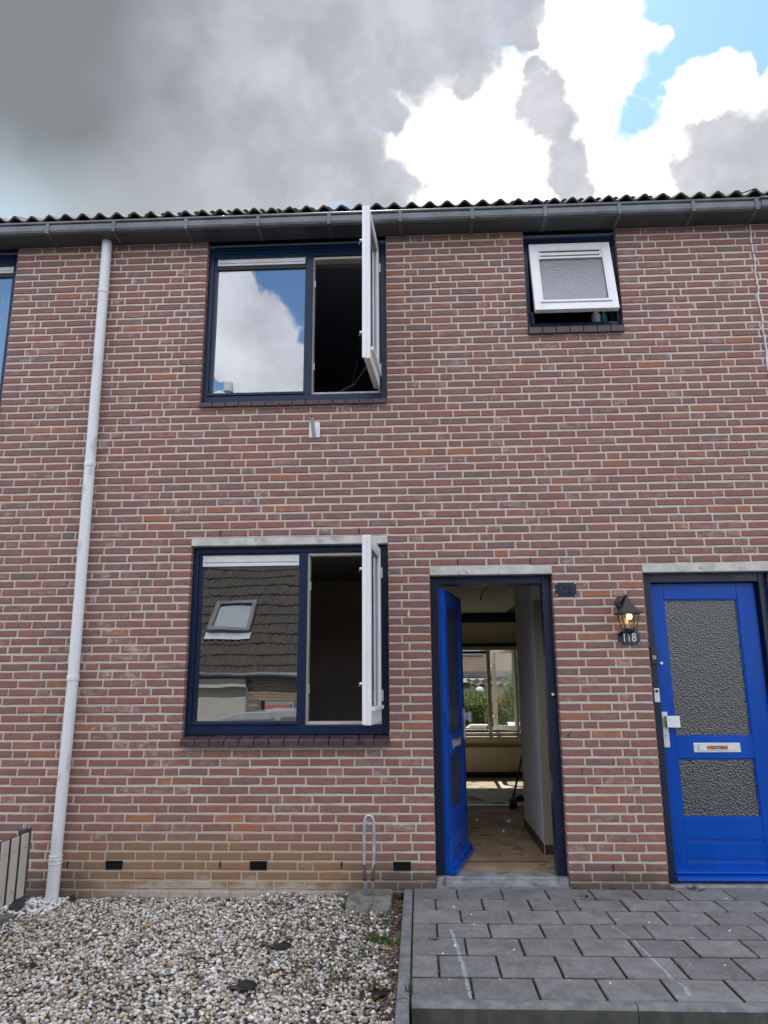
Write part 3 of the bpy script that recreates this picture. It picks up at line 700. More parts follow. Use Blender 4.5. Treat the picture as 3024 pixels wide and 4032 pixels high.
def swing_sash(w, z0, z1, lock_z, stay=False):
    hx, hy = -.277, .052; wd = .585; u = Vector((-.072, -.9974)).normalized(); n = Vector((-u.y, u.x))   # n points to +x: outside
    def P(a, b, z): return (hx+u.x*a+n.x*b, hy+u.y*a+n.y*b, z)
    def slab(mb, a0, a1, b0, b1, za, zb):
        vs = [P(a0,b0,za),P(a1,b0,za),P(a1,b1,za),P(a0,b1,za),P(a0,b0,zb),P(a1,b0,zb),P(a1,b1,zb),P(a0,b1,zb)]
        mb.add(vs, [(0,3,2,1),(4,5,6,7),(0,1,5,4),(1,2,6,5),(2,3,7,6),(3,0,4,7)])
    zb, zt = z0+.095, z1-.060; T0, T1 = -.047, 0.0
    f = MB(); slab(f, 0, .060, T0, T1, z0, z1); slab(f, wd-.060, wd, T0, T1, z0, z1); slab(f, .060, wd-.060, T0, T1, z0, zb); slab(f, .060, wd-.060, T0, T1, zt, z1)
    slab(f, wd, wd+.010, T0-.010, T0+.018, z0+.004, z1-.004)       # overlap strip on the free edge
    f.build('casement', M_['white'], w, bevel=.003)
    b = MB(); slab(b, .060, .074, -.018, -.004, zb, zt); slab(b, wd-.074, wd-.060, -.018, -.004, zb, zt); slab(b, .074, wd-.074, -.018, -.004, zt-.014, zt); slab(b, .05, wd-.05, -.018, .022, zb-.006, zb+.020)
    b.build('glazing_bead', M_['white'], w, bevel=.002)
    g_ = MB(); slab(g_, .058, wd-.058, -.030, -.025, zb-.01, zt+.01); g_.build('casement_pane', M_['pane'], w)
    for lz in lock_z:
        l = MB(); slab(l, wd-.042, wd-.012, T0-.012, T0, lz-.034, lz+.034)
        l.tube([P(wd-.027, T0-.010, lz), P(wd-.027, T0-.032, lz)], .012, 10); l.tube([P(wd-.027, T0-.026, lz+.004), P(wd-.055, T0-.040, lz-.012)], .005, 8)
        l.build('window_lock', M_['steel'], w)
    for hz in (z0+.18, z1-.18):
        MB().tube([P(-.008, .004, hz-.04), P(-.008, .004, hz+.04)], .008, 8).build('hinge', M_['white'], w)
    if stay:
        MB().tube([(-.62, .13, z0+.012), (-.48, .02, z0+.03), P(wd*.45, T0-.01, z0+.10)], .006, 8).build('window_stay', M_['blackmetal'], w)
        MB().tube([P(wd-.03, T0-.03, lock_z[-1]-.02), (-.46, .05, 3.95), (-.52, .12, 3.70)], .0018, 6).build('pull_cord', M_['black'], w)
swing_sash(w1, 1.106, 2.376, (2.142, 1.370))
swing_sash(w2, 3.694, 4.962, (4.683, 3.915), True)

# small bathroom window with a top-hung sash
wf = MB(); wf.box(.930, .972, .06, .17, 4.180, ZT); wf.box(1.664, 1.690, .06, .17, 4.180, ZT); wf.box(.972, 1.664, .056, .17, 4.180, 4.236); wf.box(.972, 1.664, .06, .17, 4.930, ZT)
w3 = wf.build('window', M_['navy'], house, bevel=.004)
MB().box(.973, 1.663, .052, .0595, 4.965, 4.990).build('board', M_['navy'], w3, bevel=.003)
th = rad(12.0); HZ, HY = 4.940, .030
def sp(x, l, d): return (x, HY - math.sin(th)*l - math.cos(th)*d, HZ - math.cos(th)*l + math.sin(th)*d)   # l down the sash, d outwards
def sslab(mb, x0, x1, l0, l1, d0, d1):
    vs = [sp(x0,l1,d0),sp(x1,l1,d0),sp(x1,l1,d1),sp(x0,l1,d1),sp(x0,l0,d0),sp(x1,l0,d0),sp(x1,l0,d1),sp(x0,l0,d1)]
    mb.add(vs, [(0,1,2,3),(7,6,5,4),(4,5,1,0),(5,6,2,1),(6,7,3,2),(7,4,0,3)])
sx0, sx1, SL = .976, 1.640, .690
s = MB(); sslab(s, sx0, sx0+.058, 0, SL, -.045, 0); sslab(s, sx1-.058, sx1, 0, SL, -.045, 0); sslab(s, sx0+.058, sx1-.058, 0, .060, -.045, 0); sslab(s, sx0+.058, sx1-.058, .625, SL, -.045, 0)
s.build('casement', M_['white'], w3, bevel=.003)
s = MB(); sslab(s, sx0+.058, sx0+.072, .060, .610, -.014, -.003); sslab(s, sx1-.072, sx1-.058, .060, .610, -.014, -.003); sslab(s, sx0+.072, sx1-.072, .060, .072, -.014, -.003); sslab(s, sx0+.048, sx1-.048, .603, .622, -.014, .012)
s.build('glazing_bead', M_['white'], w3, bevel=.002)
s = MB(); sslab(s, sx0+.056, sx1-.056, .14, .606, -.028, -.023); s.build('casement_pane', M_['obscure2'], w3)
s = MB(); sslab(s, sx0+.074, sx1-.074, .136, .156, -.03, -.004); sslab(s, sx0+.088, sx1-.088, .084, .114, -.026, -.012); sslab(s, sx0+.074, sx0+.088, .074, .136, -.03, -.008); sslab(s, sx1-.088, sx1-.074, .074, .136, -.03, -.008)
s.build('ventilator', M_['alu'], w3, bevel=.002)
s = MB(); sslab(s, sx0+.056, sx1-.056, .06, .14, -.040, -.032); s.build('vent_backing', M_['black'], w3)
MB().tube([(1.30, .13, 4.245), (1.305, .02, 4.29), (1.30, -.06, 4.29)], .0035, 6).build('window_stay', M_['black'], w3)

# ------------------------------------------------------------------ doors
def make_frame(x0, x1, xi0, xi1, zhead, ztop, zb):
    f = MB(); f.box(x0, xi0, .075, .19, zb, ztop); f.box(xi1, x1, .075, .19, zb, ztop); f.box(xi0, xi1, .075, .19, zhead, ztop)
    o = f.build('door_frame', M_['navydoor'], house, bevel=.004)
    MB().box(xi0-.0, xi0+.012, .15, .188, zb+.02, zhead).build('door_stop', M_['navydoor'], o)
    return o
f1 = make_frame(.095, 1.005, .158, .938, 2.100, 2.164, .062)
f2 = make_frame(1.675, 2.605, 1.747, 2.540, 2.096, 2.164, .028)
def make_door(w, hinge_left, loc, rz, letter_side='out'):
    """local: x 0..w from hinge, y 0 outside face .. .042, z from floor"""
    d = MB(); t = .042; z0, z1 = .024, 2.094; sx = .097; ex = w-.125 if not hinge_left else w-.097
    a, b = (.125 if not hinge_left else .112), (w-.097 if not hinge_left else w-.112)
    if not hinge_left: a, b = .140, w-.097
    m = lambda x: x if hinge_left else w-x
    X0, X1 = sorted((m(.0), m(w)))
    ga, gb = (.097, w-.135) if not hinge_left else (.112, w-.112)
    d.box(0, ga, 0, t, z0, z1); d.box(gb, w, 0, t, z0, z1)
    for za, zb in ((1.974, z1), (.833, .984), (.288, .436), (.160, .270), (z0, .140)): d.box(ga, gb, 0, t, za, zb)
    for za, zb in ((.140, .160), (.270, .288)): d.extrude_x([(.0, za+.0001), (.010, za+.009), (.012, zb-.0001), (t-.006, zb-.0001), (t-.006, za+.0001)], ga+.0001, gb-.0001)
    piv = None
    o = d.mesh('door', M_['blue'])
    door = D.objects.new('door', o); COL.objects.link(door); door.parent = house; door.location = loc; door.rotation_euler = (0, 0, rz)
    bv = door.modifiers.new('bevel', 'BEVEL'); bv.width = .003; bv.segments = 2; bv.limit_method = 'ANGLE'
    for za, zb in ((.984, 1.974), (.436, .833)):
        bd = MB().frame_xz(ga, gb, za, zb, .008, .008, .008, .008, .008, .034); bd.build('glazing_bead', M_['blue'], door)
        MB().box(ga+.006, gb-.006, .018, .024, za+.006, zb-.006).build('door_pane', M_['obscure'], door)
    wb = MB(); wb.extrude_x([(-.004, .100), (-.030, .086), (-.034, .078), (-.020, .066), (-.045, .052), (-.048, .034), (-.040, .026), (.0, .026), (.0, .100)], .002, w-.002)
    wb.build('weather_bar', M_['blue'], door, bevel=.0012)
    lc = .4*w+.055 if not hinge_left else w*.5
    if not hinge_left: lc = (1.974+2.307)/2-1.762
    lp = MB().box(lc-.166, lc+.166, -.005, .0, .874, .940).build('letter_slot', M_['steel'], door, bevel=.002)
    MB().extrude_x([(-.008, .888), (-.013, .8885), (-.009, .925), (-.006, .925)][::-1], lc-.130, lc+.130).build('slot_flap', M_['grey'], door, bevel=.001)
    return door, lc
RZ1 = math.atan2(.752, .175)
# right-hand closed door: local x from its free (left) edge
door2, lc2 = make_door(.776, False, (1.753, .128, 0), 0)
def door_handle(door, x, s, knob=True):
    pl = MB().box(x-.021, x+.021, -.010, -.0005, .910, 1.157).build('handle_plate', M_['keywhite'], door, bevel=.002)
    h = MB().box(x-.004, x+.012, -.045, -.010, 1.062, 1.122); h.box(x-.003, x+.090, -.062, -.046, 1.050, 1.130)
    h.build('door_handle', M_['keywhite'], door, bevel=.002)
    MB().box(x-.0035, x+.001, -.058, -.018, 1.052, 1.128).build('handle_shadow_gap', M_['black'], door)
    k = MB().tube([(x, -.0155, .994), (x, -.010, .994)], .008, 12); k.box(x-.004, x+.004, -.0145, -.0102, .972, .990); k.build('key_cylinder', M_['steel'], door)
    MB().tube([(x, -.0165, .994), (x, -.0152, .994)], .0035, 8).build('keyhole', M_['black'], door)
door_handle(door2, .025, 1)
MB().tube([(.040, -.006, 1.505), (.040, .002, 1.505)], .010, 12).build('peephole', M_['steel'], door2)
# sticker on the letter flap
stk = MB().box(lc2-.072, lc2+.072, -.0148, -.0132, .896, .920).build('sticker', M_['black'], door2)
for sx_, ex_ in ((-.052, 0), (.052, 0)):
    MB().box(lc2+sx_-.017, lc2+sx_+.017, -.0156, -.0150, .8985, .9175).build('sticker_panel', M_['orange'], door2)
    text_obj('lettering', 'NEE', .0155, M_['black'], door2, face_view(lc2+sx_, -.0160, .908), .0002, bold=.0004)
for k in range(3): MB().box(lc2-.028, lc2+.028, -.0156, -.0150, .9005+k*.006, .9022+k*.006).build('print_line', M_['offwhite'], door2)
# left-hand door, swung into the hall
door1, lc1 = make_door(.772, True, (.160, .094, 0.040), RZ1)
door1.location = (.196, .094, .040); door1.scale = (1, 1, .972)
MB().box(.772-.046, .772-.004, -.008, -.0005, .910, 1.157).build('handle_plate', M_['keywhite'], door1, bevel=.002)
hk = MB().box(.772-.029, .772-.013, -.050, -.008, 1.062, 1.122); hk.box(.772-.10, .772-.010, -.066, -.050, 1.050, 1.130); hk.build('door_handle', M_['keywhite'], door1, bevel=.002)
MB().box(.7722, .7745, .006, .036, .86, 1.21).build('lock_face', M_['steel'], door1)
for hz in (.25, 1.1, 1.9): MB().tube([(-.006, -.002, hz-.05), (-.006, -.002, hz+.05)], .007, 8).build('hinge', M_['blue'], door1)

# thresholds
t1 = MB().extrude_x([(.0, -.03), (.0, .020), (.035, .024), (.040, .040), (.075, .043), (.080, .056), (.22, .058), (.22, -.03)][::-1], .158, .938).build('threshold', M_['step'], house, bevel=.003)
for a, b in ((.095, .158), (.938, 1.005)): MB().box(a, b, .02, .19, -.02, .0615).build('threshold_block', M_['step'], house, bevel=.004)
MB().extrude_x([(.012, -.03), (.012, .001), (.045, .004), (.050, .012), (.13, .013), (.20, .010), (.20, -.03)][::-1], 1.677, 2.603).build('threshold', M_['step'], house, bevel=.003)
MB().box(.095, 1.005, -.012, .018, -.04, .012).build('step_edge', M_['kerb'], house, bevel=.003)
MB().box(1.675, 2.605, -.012, .030, -.04, .0025).build('step_edge', M_['kerb'], house, bevel=.003)

# ------------------------------------------------------------------ gutter and roof
gx0, gx1 = -6.2, 2.795
def gut(a, b, dz):
    prof = [(.0, 5.046), (-.185, 5.046), (-.198, 5.052), (-.206, 5.068), (-.206, 5.104), (-.199, 5.118), (-.190, 5.122), (-.190, 5.142), (-.180, 5.142), (-.180, 5.06), (.0, 5.06)]
    mb = MB().extrude_x([(y, z+dz) for y, z in prof], a, b)
    o = mb.build('gutter', M_['zinc'], house)
    MB().box(a, b, -.183, -.001, 5.041+dz, 5.0455+dz).build('gutter_base', M_['soffit'], o)
    bead = MB().tube([(a, -.195, 5.141+dz), (b, -.195, 5.141+dz)], .0115, 10); bead.build('gutter_bead', M_['zinc'], o, smooth=True)
    return o
gut1 = gut(gx0, gx1, 0); gut2 = gut(gx1+.006, 4.2, .008)
for x in (-3.62,-3.03,-2.47,-1.86,-1.26,-.675,-.09,.495,1.083,1.677,2.262,2.76): 
    lean = random.uniform(-.006, .006)
    b = MB().box(x-.015, x+.015, -.186, -.002, 5.034, 5.0405); b.box(x-.015, x+.015, -.2135, -.2065, 5.05, 5.128); b.box(x-.015, x+.015, -.213, -.186, 5.036, 5.05)
    b.build('gutter_bracket', M_['zinc'], gut1, bevel=.003)
for x in (-2.05, .72): MB().box(x-.004, x+.004, -.2085, .0, 5.0385, 5.046).build('gutter_seam', M_['soffit'], gut1)

SL = rad(33); RY0, RZ0 = -.115, 5.215; RIDGE = 2.9
def rpt(x, s_, h): return (x, RY0+s_*math.cos(SL)-h*math.sin(SL), RZ0+s_*math.sin(SL)+h*math.cos(SL))
L = (RIDGE-RY0)/math.cos(SL); zr = RZ0+L*math.sin(SL)
deck = MB()
deck.add([rpt(XL,.05,-.05), rpt(XR,.05,-.05), rpt(XR,L,-.05), rpt(XL,L,-.05), rpt(XL,.05,-.09), rpt(XR,.05,-.09), rpt(XR,L,-.09), rpt(XL,L,-.09)],
         [(0,1,2,3),(7,6,5,4),(0,4,5,1),(1,5,6,2),(2,6,7,3),(3,7,4,0)])
deck.add([(XL,RIDGE,zr-.03),(XR,RIDGE,zr-.03),(XR,6.1,5.0),(XL,6.1,5.0)], [(0,1,2,3)])
for x in (XL, XR): deck.add([(x,0,ZT),(x,5.8,ZT),(x,5.8,5.2),(x,RIDGE,zr-.06),(x,0,5.2)], [(0,1,2,3,4)])
roof = deck.build('roof', M_['tile'], house)
def tile_geo(mb, x, s0, dz=0.0, jit=True):
    w = .2925; n = 20; amp = .021; j = random.uniform(-.008, .008) if jit else 0; k = random.uniform(-.005, .005) if jit else 0
    top = []; bot = []
    for sl, up in ((s0-.01+j, .022), (s0+.36, -.008)):
        for i in range(n+1):
            xx = x+i*w/n; ph = (i/n)*2*2*math.pi
            c = math.cos(ph); h = up+k+dz+amp*(c*1.1 if c > 0 else c*.85)
            top.append(rpt(xx, sl, h+.008)); bot.append(rpt(xx, sl, h-.008))
    N = n+1; vs = top+bot; fs = []
    for i in range(n):
        fs.append((i, i+1, N+i+1, N+i)); fs.append((2*N+i, 3*N+i, 3*N+i+1, 2*N+i+1)); fs.append((i, 2*N+i, 2*N+i+1, i+1))
    mb.add(vs, fs)
rest = MB(); x = -6.15-.0; col_i = 0; xs = []
xk = -3.357-.2925*9
while xk < 4.0: xs.append(xk); xk += .2925
for r_ in range(10):
    for x in xs:
        dz = .016 if x > 2.72 else 0
        if r_ < 2 and -3.9 < x < 3.1:
            mb = MB(); tile_geo(mb, x, r_*.335, dz); smooth_angle(mb.build('roof_tile', M_['tile'], roof, smooth=True))
        else: tile_geo(rest, x, r_*.335, dz)
tag(rest.build('roof_tiles', M_['tile'], roof), kind='stuff')

# white sealing bead running down a zigzag joint
pts = []
for i in range(48):
    z = 5.035-i*.036; pts.append((2.782+random.uniform(-.006, .006)+.004*math.sin(i*.9), -.004, z))
MB().tube(pts, [.0055+.003*random.random() for _ in pts], 6).build('joint_sealant', M_['foam'], house)

# ------------------------------------------------------------------ inside the house
IN = [(W1[0]+.04, W1[1]-.04, 1.05, 2.40), (W2[0]+.04, W2[1]-.04, 3.64, 4.93), (W3[0]+.03, W3[1]-.02, 4.22, 4.94), (D1[0]+.05, D1[1]-.05, .0, 2.12), (1.74, 2.54, .0, 2.10), (W0[0]+.04, W0[1]-.04, 3.64, 4.93)]
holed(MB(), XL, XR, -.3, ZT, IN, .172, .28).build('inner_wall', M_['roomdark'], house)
FZ = .055
MB().box(-3.6, -.06, .28, 1.9, FZ-.08, FZ).build('kitchen_floor', M_['roomdark'], house)
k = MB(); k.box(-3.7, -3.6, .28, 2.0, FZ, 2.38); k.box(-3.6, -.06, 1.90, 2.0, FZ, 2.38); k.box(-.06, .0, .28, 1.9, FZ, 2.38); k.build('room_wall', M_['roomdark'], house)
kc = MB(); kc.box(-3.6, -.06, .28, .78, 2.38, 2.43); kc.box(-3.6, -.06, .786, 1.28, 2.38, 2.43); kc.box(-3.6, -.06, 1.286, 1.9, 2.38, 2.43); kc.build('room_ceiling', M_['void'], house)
MB().box(.0, 1.30, .20, 3.12, FZ-.08, FZ).build('hall_floor', M_['hallfloor'], house)
MB().box(-3.5, 3.4, 3.12, 5.64, FZ-.08, FZ+.001).build('living_floor', M_['livingfloor'], house)
MB().box(.0, 1.6, 3.08, 3.135, FZ, FZ+.012).build('threshold_strip', M_['steel'], house)
MB().box(.0, 1.6, 3.03, 3.08, FZ, FZ+.006).build('rubber_strip', M_['black'], house)
MB().box(.155, .945, .515, .530, FZ, FZ+.003).build('floor_seam', M_['wood'], house)
MB().box(-3.6, 3.5, .28, 5.75, 2.43, 2.50).build('floor_slab', M_['void'], house)
MB().box(.0, 1.30, .28, 5.64, 2.381, 2.43).build('hall_ceiling', M_['ceil'], house)
h = MB(); h.box(.966, 1.30, .80, 1.90, FZ, 2.381); h.box(-3.6, -.06, 2.0, 2.05, FZ, 2.43); h.build('hall_wall', M_['plaster'], house)
hw = MB().box(1.30, 1.36, .20, 1.9, FZ, 2.381); hw.build('hall_wall', M_['roomdark'], house)
jb = MB().box(.968, 1.06, .770, .799, FZ+.035, 2.05); jb.box(1.06, 1.29, .784, .799, FZ+.035, 2.05); jb.build('cupboard_frame', M_['tan'], house, bevel=.003)
MB().box(.955, .966, .80, 1.90, FZ, FZ+.07).build('skirting', M_['brownboard'], house)
MB().box(.966, 1.29, .755, .770, FZ, FZ+.07).build('skirting', M_['brownboard'], house)
# living room: walls and rear wall with its window
lw = MB(); lw.box(3.4, 3.5, 1.9, 5.64, FZ, 2.43); lw.box(-3.6, -3.5, 2.05, 5.64, FZ, 2.43); lw.box(1.36, 3.4, 1.85, 1.9, FZ, 2.43); lw.build('room_wall', M_['creamwall'], house)
RW = (-1.90, 1.50, .58, 1.875)  # left part, hidden by the open door, added to let in more light
rw = holed(MB(), -3.6, 3.5, -.3, 2.43, [RW], 5.64, 5.80); rw.build('rear_wall', M_['creamwall'], house)
MB().box(-2.1, 1.75, 5.58, 5.6395, 2.240, 2.379).build('curtain_box', M_['navy'], house)
MB().box(-1.95, 1.55, 5.55, 5.6395, 1.880, 1.935).build('pelmet', M_['black'], house)
MB().box(-1.95, 1.60, 5.52, 5.6395, .582, .612).build('inner_sill', M_['cream'], house, bevel=.004)
holed(MB(), XL, XR, 2.43, 5.1, [], 5.66, 5.80).build('rear_upper_wall', M_['creamwall'], house)
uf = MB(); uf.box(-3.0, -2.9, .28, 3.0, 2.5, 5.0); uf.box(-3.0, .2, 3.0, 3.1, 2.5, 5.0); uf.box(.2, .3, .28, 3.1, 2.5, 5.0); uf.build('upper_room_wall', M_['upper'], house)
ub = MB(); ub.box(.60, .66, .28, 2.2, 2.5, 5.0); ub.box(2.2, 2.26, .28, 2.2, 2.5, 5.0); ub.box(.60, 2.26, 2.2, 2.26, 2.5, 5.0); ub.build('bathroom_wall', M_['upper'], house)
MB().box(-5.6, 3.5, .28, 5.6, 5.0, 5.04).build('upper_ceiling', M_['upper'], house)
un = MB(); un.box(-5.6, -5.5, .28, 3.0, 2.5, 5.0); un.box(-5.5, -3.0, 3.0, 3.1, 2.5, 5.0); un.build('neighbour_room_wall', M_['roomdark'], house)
# rear window: fixed light, mullion and an opened sash
rf = MB().frame_xz(-1.90, 1.50, .582, 1.874, .05, .045, .075, .037, 5.645, 5.74); rf.box(-.45, -.40, 5.645, 5.74, .657, 1.837); rf.box(1.000, 1.050, 5.645, 5.74, .657, 1.837)
rwin = rf.build('window', M_['cream'], house, bevel=.003)
MB().box(-.40, 1.0, 5.69, 5.695, .657, 1.78).build('pane', M_['lampglass'], rwin); MB().box(-1.85, -.45, 5.69, 5.695, .657, 1.83).build('pane', M_['lampglass'], rwin)
MB().box(-.40, 1.0, 5.66, 5.72, 1.785, 1.825).build('ventilator', M_['brownboard'], rwin)
hx, hy, aw = 1.452, 5.735, .47; u = Vector((-.66, .75)).normalized(); nn = Vector((-u.y, u.x))
def rs(mb, a0, a1, b0, b1, za, zb):
    q = lambda a, b, z: (hx+u.x*a+nn.x*b, hy+u.y*a+nn.y*b, z)
    mb.add([q(a0,b0,za),q(a1,b0,za),q(a1,b1,za),q(a0,b1,za),q(a0,b0,zb),q(a1,b0,zb),q(a1,b1,zb),q(a0,b1,zb)], [(0,3,2,1),(4,5,6,7),(0,1,5,4),(1,2,6,5),(2,3,7,6),(3,0,4,7)])
c = MB(); rs(c,0,.05,0,.045,.68,1.845); rs(c,aw-.05,aw,0,.045,.68,1.845); rs(c,.05,aw-.05,0,.045,.68,.745); rs(c,.05,aw-.05,0,.045,1.80,1.845); c.build('casement', M_['cream'], rwin, bevel=.003)
c = MB(); rs(c,.05,aw-.05,.02,.025,.745,1.80); c.build('casement_pane', M_['lampglass'], rwin)
c = MB(); rs(c,aw-.035,aw-.012,.045,.075,1.60,1.63); rs(c,aw-.035,aw-.012,.045,.075,.86,.89); c.build('window_lock', M_['steel'], rwin)

# ================================================================== THINGS ON AND AROUND THE FRONT
# drainpipe
PX = -2.572
dp = thing('drainpipe', 'light grey round drainpipe running down the brick front from the gutter', 'drainpipe', (PX, -.055, -.10))
def dpt(name, mb, mat, **k): return mb.build(name, mat, dp, **k)
px = lambda z: .0+ .012*math.sin(z*.8)*.3
smooth_angle(dpt('pipe_section', MB().tube([(0,0,0),(.004,0,.27)], .0435, 24), M_['pvc'], smooth=True))
smooth_angle(dpt('pipe_section', MB().tube([(.004,0,.27),(.018,0,1.53)], .0405, 24), M_['pvc'], smooth=True))
smooth_angle(dpt('pipe_section', MB().tube([(.018,0,1.53),(.006,0,3.17)], .0410, 24), M_['pvc'], smooth=True))
smooth_angle(dpt('pipe_section', MB().tube([(.006,0,3.17),(-.006,0,4.68)], .0405, 24), M_['pvc'], smooth=True))
smooth_angle(dpt('pipe_section', MB().tube([(-.006,0,4.68),(-.011,0,5.145)], .0410, 24), M_['pvc'], smooth=True))
for z, x in ((1.53, .018), (3.17, .006), (4.68, -.006)):
    smooth_angle(dpt('pipe_coupling', MB().lathe([(.0445,-.020),(.0452,-.014),(.0452,.012),(.0435,.018)], (x,0,z), 24), M_['pvc'], smooth=True))
cl = MB()
for z in (.262, .288, .312): cl.lathe([(.0462,-.004),(.0475,-.002),(.0475,.002),(.0462,.004)], (.004,0,z), 24)
cl.lathe([(.0446,-.03),(.0448,.03)], (.004,0,.285), 24); cl.box(-.012,.020,-.050,-.040,.286,.314)
smooth_angle(dpt('pipe_clamp', cl, M_['pvc'], smooth=True))
for z in (1.9, 4.0): dpt('wall_bracket', MB().box(-.02,.03,.030,.058,z-.012,z+.012), M_['galv'])

# flagpole holder
fh = thing('flagpole_holder', 'small white flagpole socket screwed to the bricks below the upper window', 'flag holder', (-.795, 0, 3.335))
MB().box(-.043,.043,-.010,-.0005,-.064,.064).build('back_plate', M_['white'], fh, bevel=.006)
tb = MB(); tb.tube([(-.002,-.008,-.050),(-.006,-.050,.010),(-.010,-.095,.075)], .0165, 14); fo = tb.build('socket_tube', M_['grey'], fh, smooth=True); smooth_angle(fo)
MB().tube([(-.010,-.0945,.0746),(-.0102,-.0962,.0766)], .0125, 12).build('socket_mouth', M_['black'], fh)
for zx, zz in ((-.03,.05),(.03,.05),(-.03,-.05),(.03,-.05)): MB().tube([(zx,-.013,zz),(zx,-.0095,zz)], .004, 8).build('screw', M_['steel'], fh)

# house number plates
def plate(x, z, w, h, rz, txt, raised, label):
    p = thing('house_number_plate', label, 'number plate', (x, -.001, z)); p.rotation_euler = (0, rz, 0)
    MB().box(-w/2, w/2, -.004, -.001, -h/2, h/2).build('plate', M_['plate'], p, bevel=.002)
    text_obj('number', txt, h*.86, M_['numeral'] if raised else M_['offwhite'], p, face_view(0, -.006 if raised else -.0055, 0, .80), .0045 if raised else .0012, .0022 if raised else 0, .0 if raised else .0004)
    for a in (-1, 1):
        for b in (-1, 1): MB().tube([(a*(w/2-.008),-.0075,b*(h/2-.008)),(a*(w/2-.008),-.0035,b*(h/2-.008))], .0042, 8).build('screw', M_['offwhite'], p)
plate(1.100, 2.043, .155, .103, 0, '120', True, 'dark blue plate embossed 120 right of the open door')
plate(1.535, 1.684, .157, .101, 0, '118', False, 'dark blue plate with white painted 118 under the wall lantern')

# wall lantern
wl = thing('wall_lantern', 'black lit wall lantern on the bricks beside the closed blue door', 'wall lamp', (1.512, -.112, 1.69))
mt = MB(); mt.lathe([(.046,0),(.046,.010),(.036,.022),(.018,.028)], (0,0,0), 20); 
mtm = mt.mesh('wall_mount', M_['blackmetal'], smooth=False); mtm.transform(Matrix.Translation((-.015, .112, .247)) @ Matrix.Rotation(rad(90), 4, 'X') @ Matrix.Diagonal((1, 1.15, 1, 1)))
mo = D.objects.new('wall_mount', mtm); COL.objects.link(mo); mo.parent = wl
am = MB().tube([(-.015,.095,.247),(-.012,.060,.262),(-.006,.030,.288),(0,.006,.296),(0,0,.280)], [.013,.011,.009,.008,.008], 10); am.build('arm', M_['blackmetal'], wl, smooth=True)
MB().lathe([(.010,.262),(.014,.268),(.009,.276),(.006,.284),(.008,.290),(.003,.298)], (0,0,0), 12).build('finial', M_['blackmetal'], wl, smooth=True)
cp = MB().lathe([(.014,.270),(.018,.258),(.026,.238),(.044,.205),(.068,.172),(.083,.163),(.083,.157),(.070,.154)][::-1], (0,0,0), square=True); cp.build('lamp_cap', M_['blackmetal'], wl, bevel=.002)
cg = MB()
for a in (-1, 1):
    for b in (-1, 1): cg.tube([(a*.060,b*.060,.156),(a*.041,b*.041,.052)], .0036, 6)
for a in (-1, 1):
    cg.tube([(a*.041,-.041,.052),(a*.041,.041,.052)], .0036, 6); cg.tube([(-.041,a*.041,.052),(.041,a*.041,.052)], .0036, 6)
cg.build('cage', M_['blackmetal'], wl)
for k in range(4):
    R_ = Matrix.Rotation(k*math.pi/2, 4, 'Z')
    MB().add([R_ @ Vector(p) for p in [(-.058,-.0585,.154),(.058,-.0585,.154),(.040,-.040,.054),(-.040,-.040,.054)]], [(0,1,2,3)]).build('lamp_pane', M_['lampglass'], wl)
MB().lathe([(.004,-.004),(.007,.004),(.005,.012),(.020,.020),(.040,.040),(.043,.050)], (0,0,0), 14).build('base_cup', M_['blackmetal'], wl, smooth=True)
MB().ball((.006,0,.138), .020, 12, 8).build('bulb', M_['bulb'], wl, smooth=True)
MB().tube([(-.012,.0,.128),(-.012,0,.092)], .009, 8).build('lamp_tube', M_['gold'], wl)

# doorbells
b1 = thing('doorbell', 'round white bell push on the open door frame', 'doorbell', (.972, .070, 1.287))
MB().box(-.028,.028,-.010,.004,-.014,.014).build('bell_base', M_['black'], b1, bevel=.004)
MB().tube([(.0,-.0145,0),(.0,-.0095,0)], .0095, 14).build('bell_button', M_['offwhite'], b1)
b2 = thing('doorbell', 'black camera doorbell with a white ring, upper one on the closed door frame', 'doorbell', (1.722, .058, 1.557), 0)
MB().box(-.026,.026,-.004,.018,-.060,.062).build('bell_body', M_['black'], b2, bevel=.003)
MB().box(-.020,.020,-.0065,-.0042,.026,.054).build('camera_window', M_['blackmetal'], b2, bevel=.002)
rg = MB(); pr = [Vector((.0105*math.cos(a), -.005, -.012+.0105*math.sin(a))) for a in np.linspace(0, 2*math.pi, 21)]; rg.tube(pr, .0030, 6, False); rg.build('ring', M_['offwhite'], b2)
b3 = thing('doorbell', 'slim silver bell plate with a dark button, lower one on the closed door frame', 'doorbell', (1.720, .066, 1.276))
MB().box(-.019,.019,-.004,.009,-.049,.049).build('bell_plate', M_['keywhite'], b3, bevel=.002)
MB().box(-.011,.011,-.0065,-.0042,.018,.038).build('bell_button', M_['blackmetal'], b3, bevel=.001)
for z in (-.043,.044): MB().tube([(0,-.0055,z),(0,-.0035,z)], .0025, 8).build('screw', M_['grey'], b3)

# loose wall screws beside the left window (hook)
hk = thing('wall_hook', 'small silver hook screwed in the bricks left of the open door', 'hook', (-.078, 0, 1.86))
MB().tube([(0,0,0),(0,-.02,0),(.004,-.034,.012),(.006,-.03,.022)], .0035, 8).build('hook_screw', M_['steel'], hk)
MB().lathe([(.009,0),(.009,.003)], (0,-.003,0), 10).build('hook_washer', M_['steel'], hk)

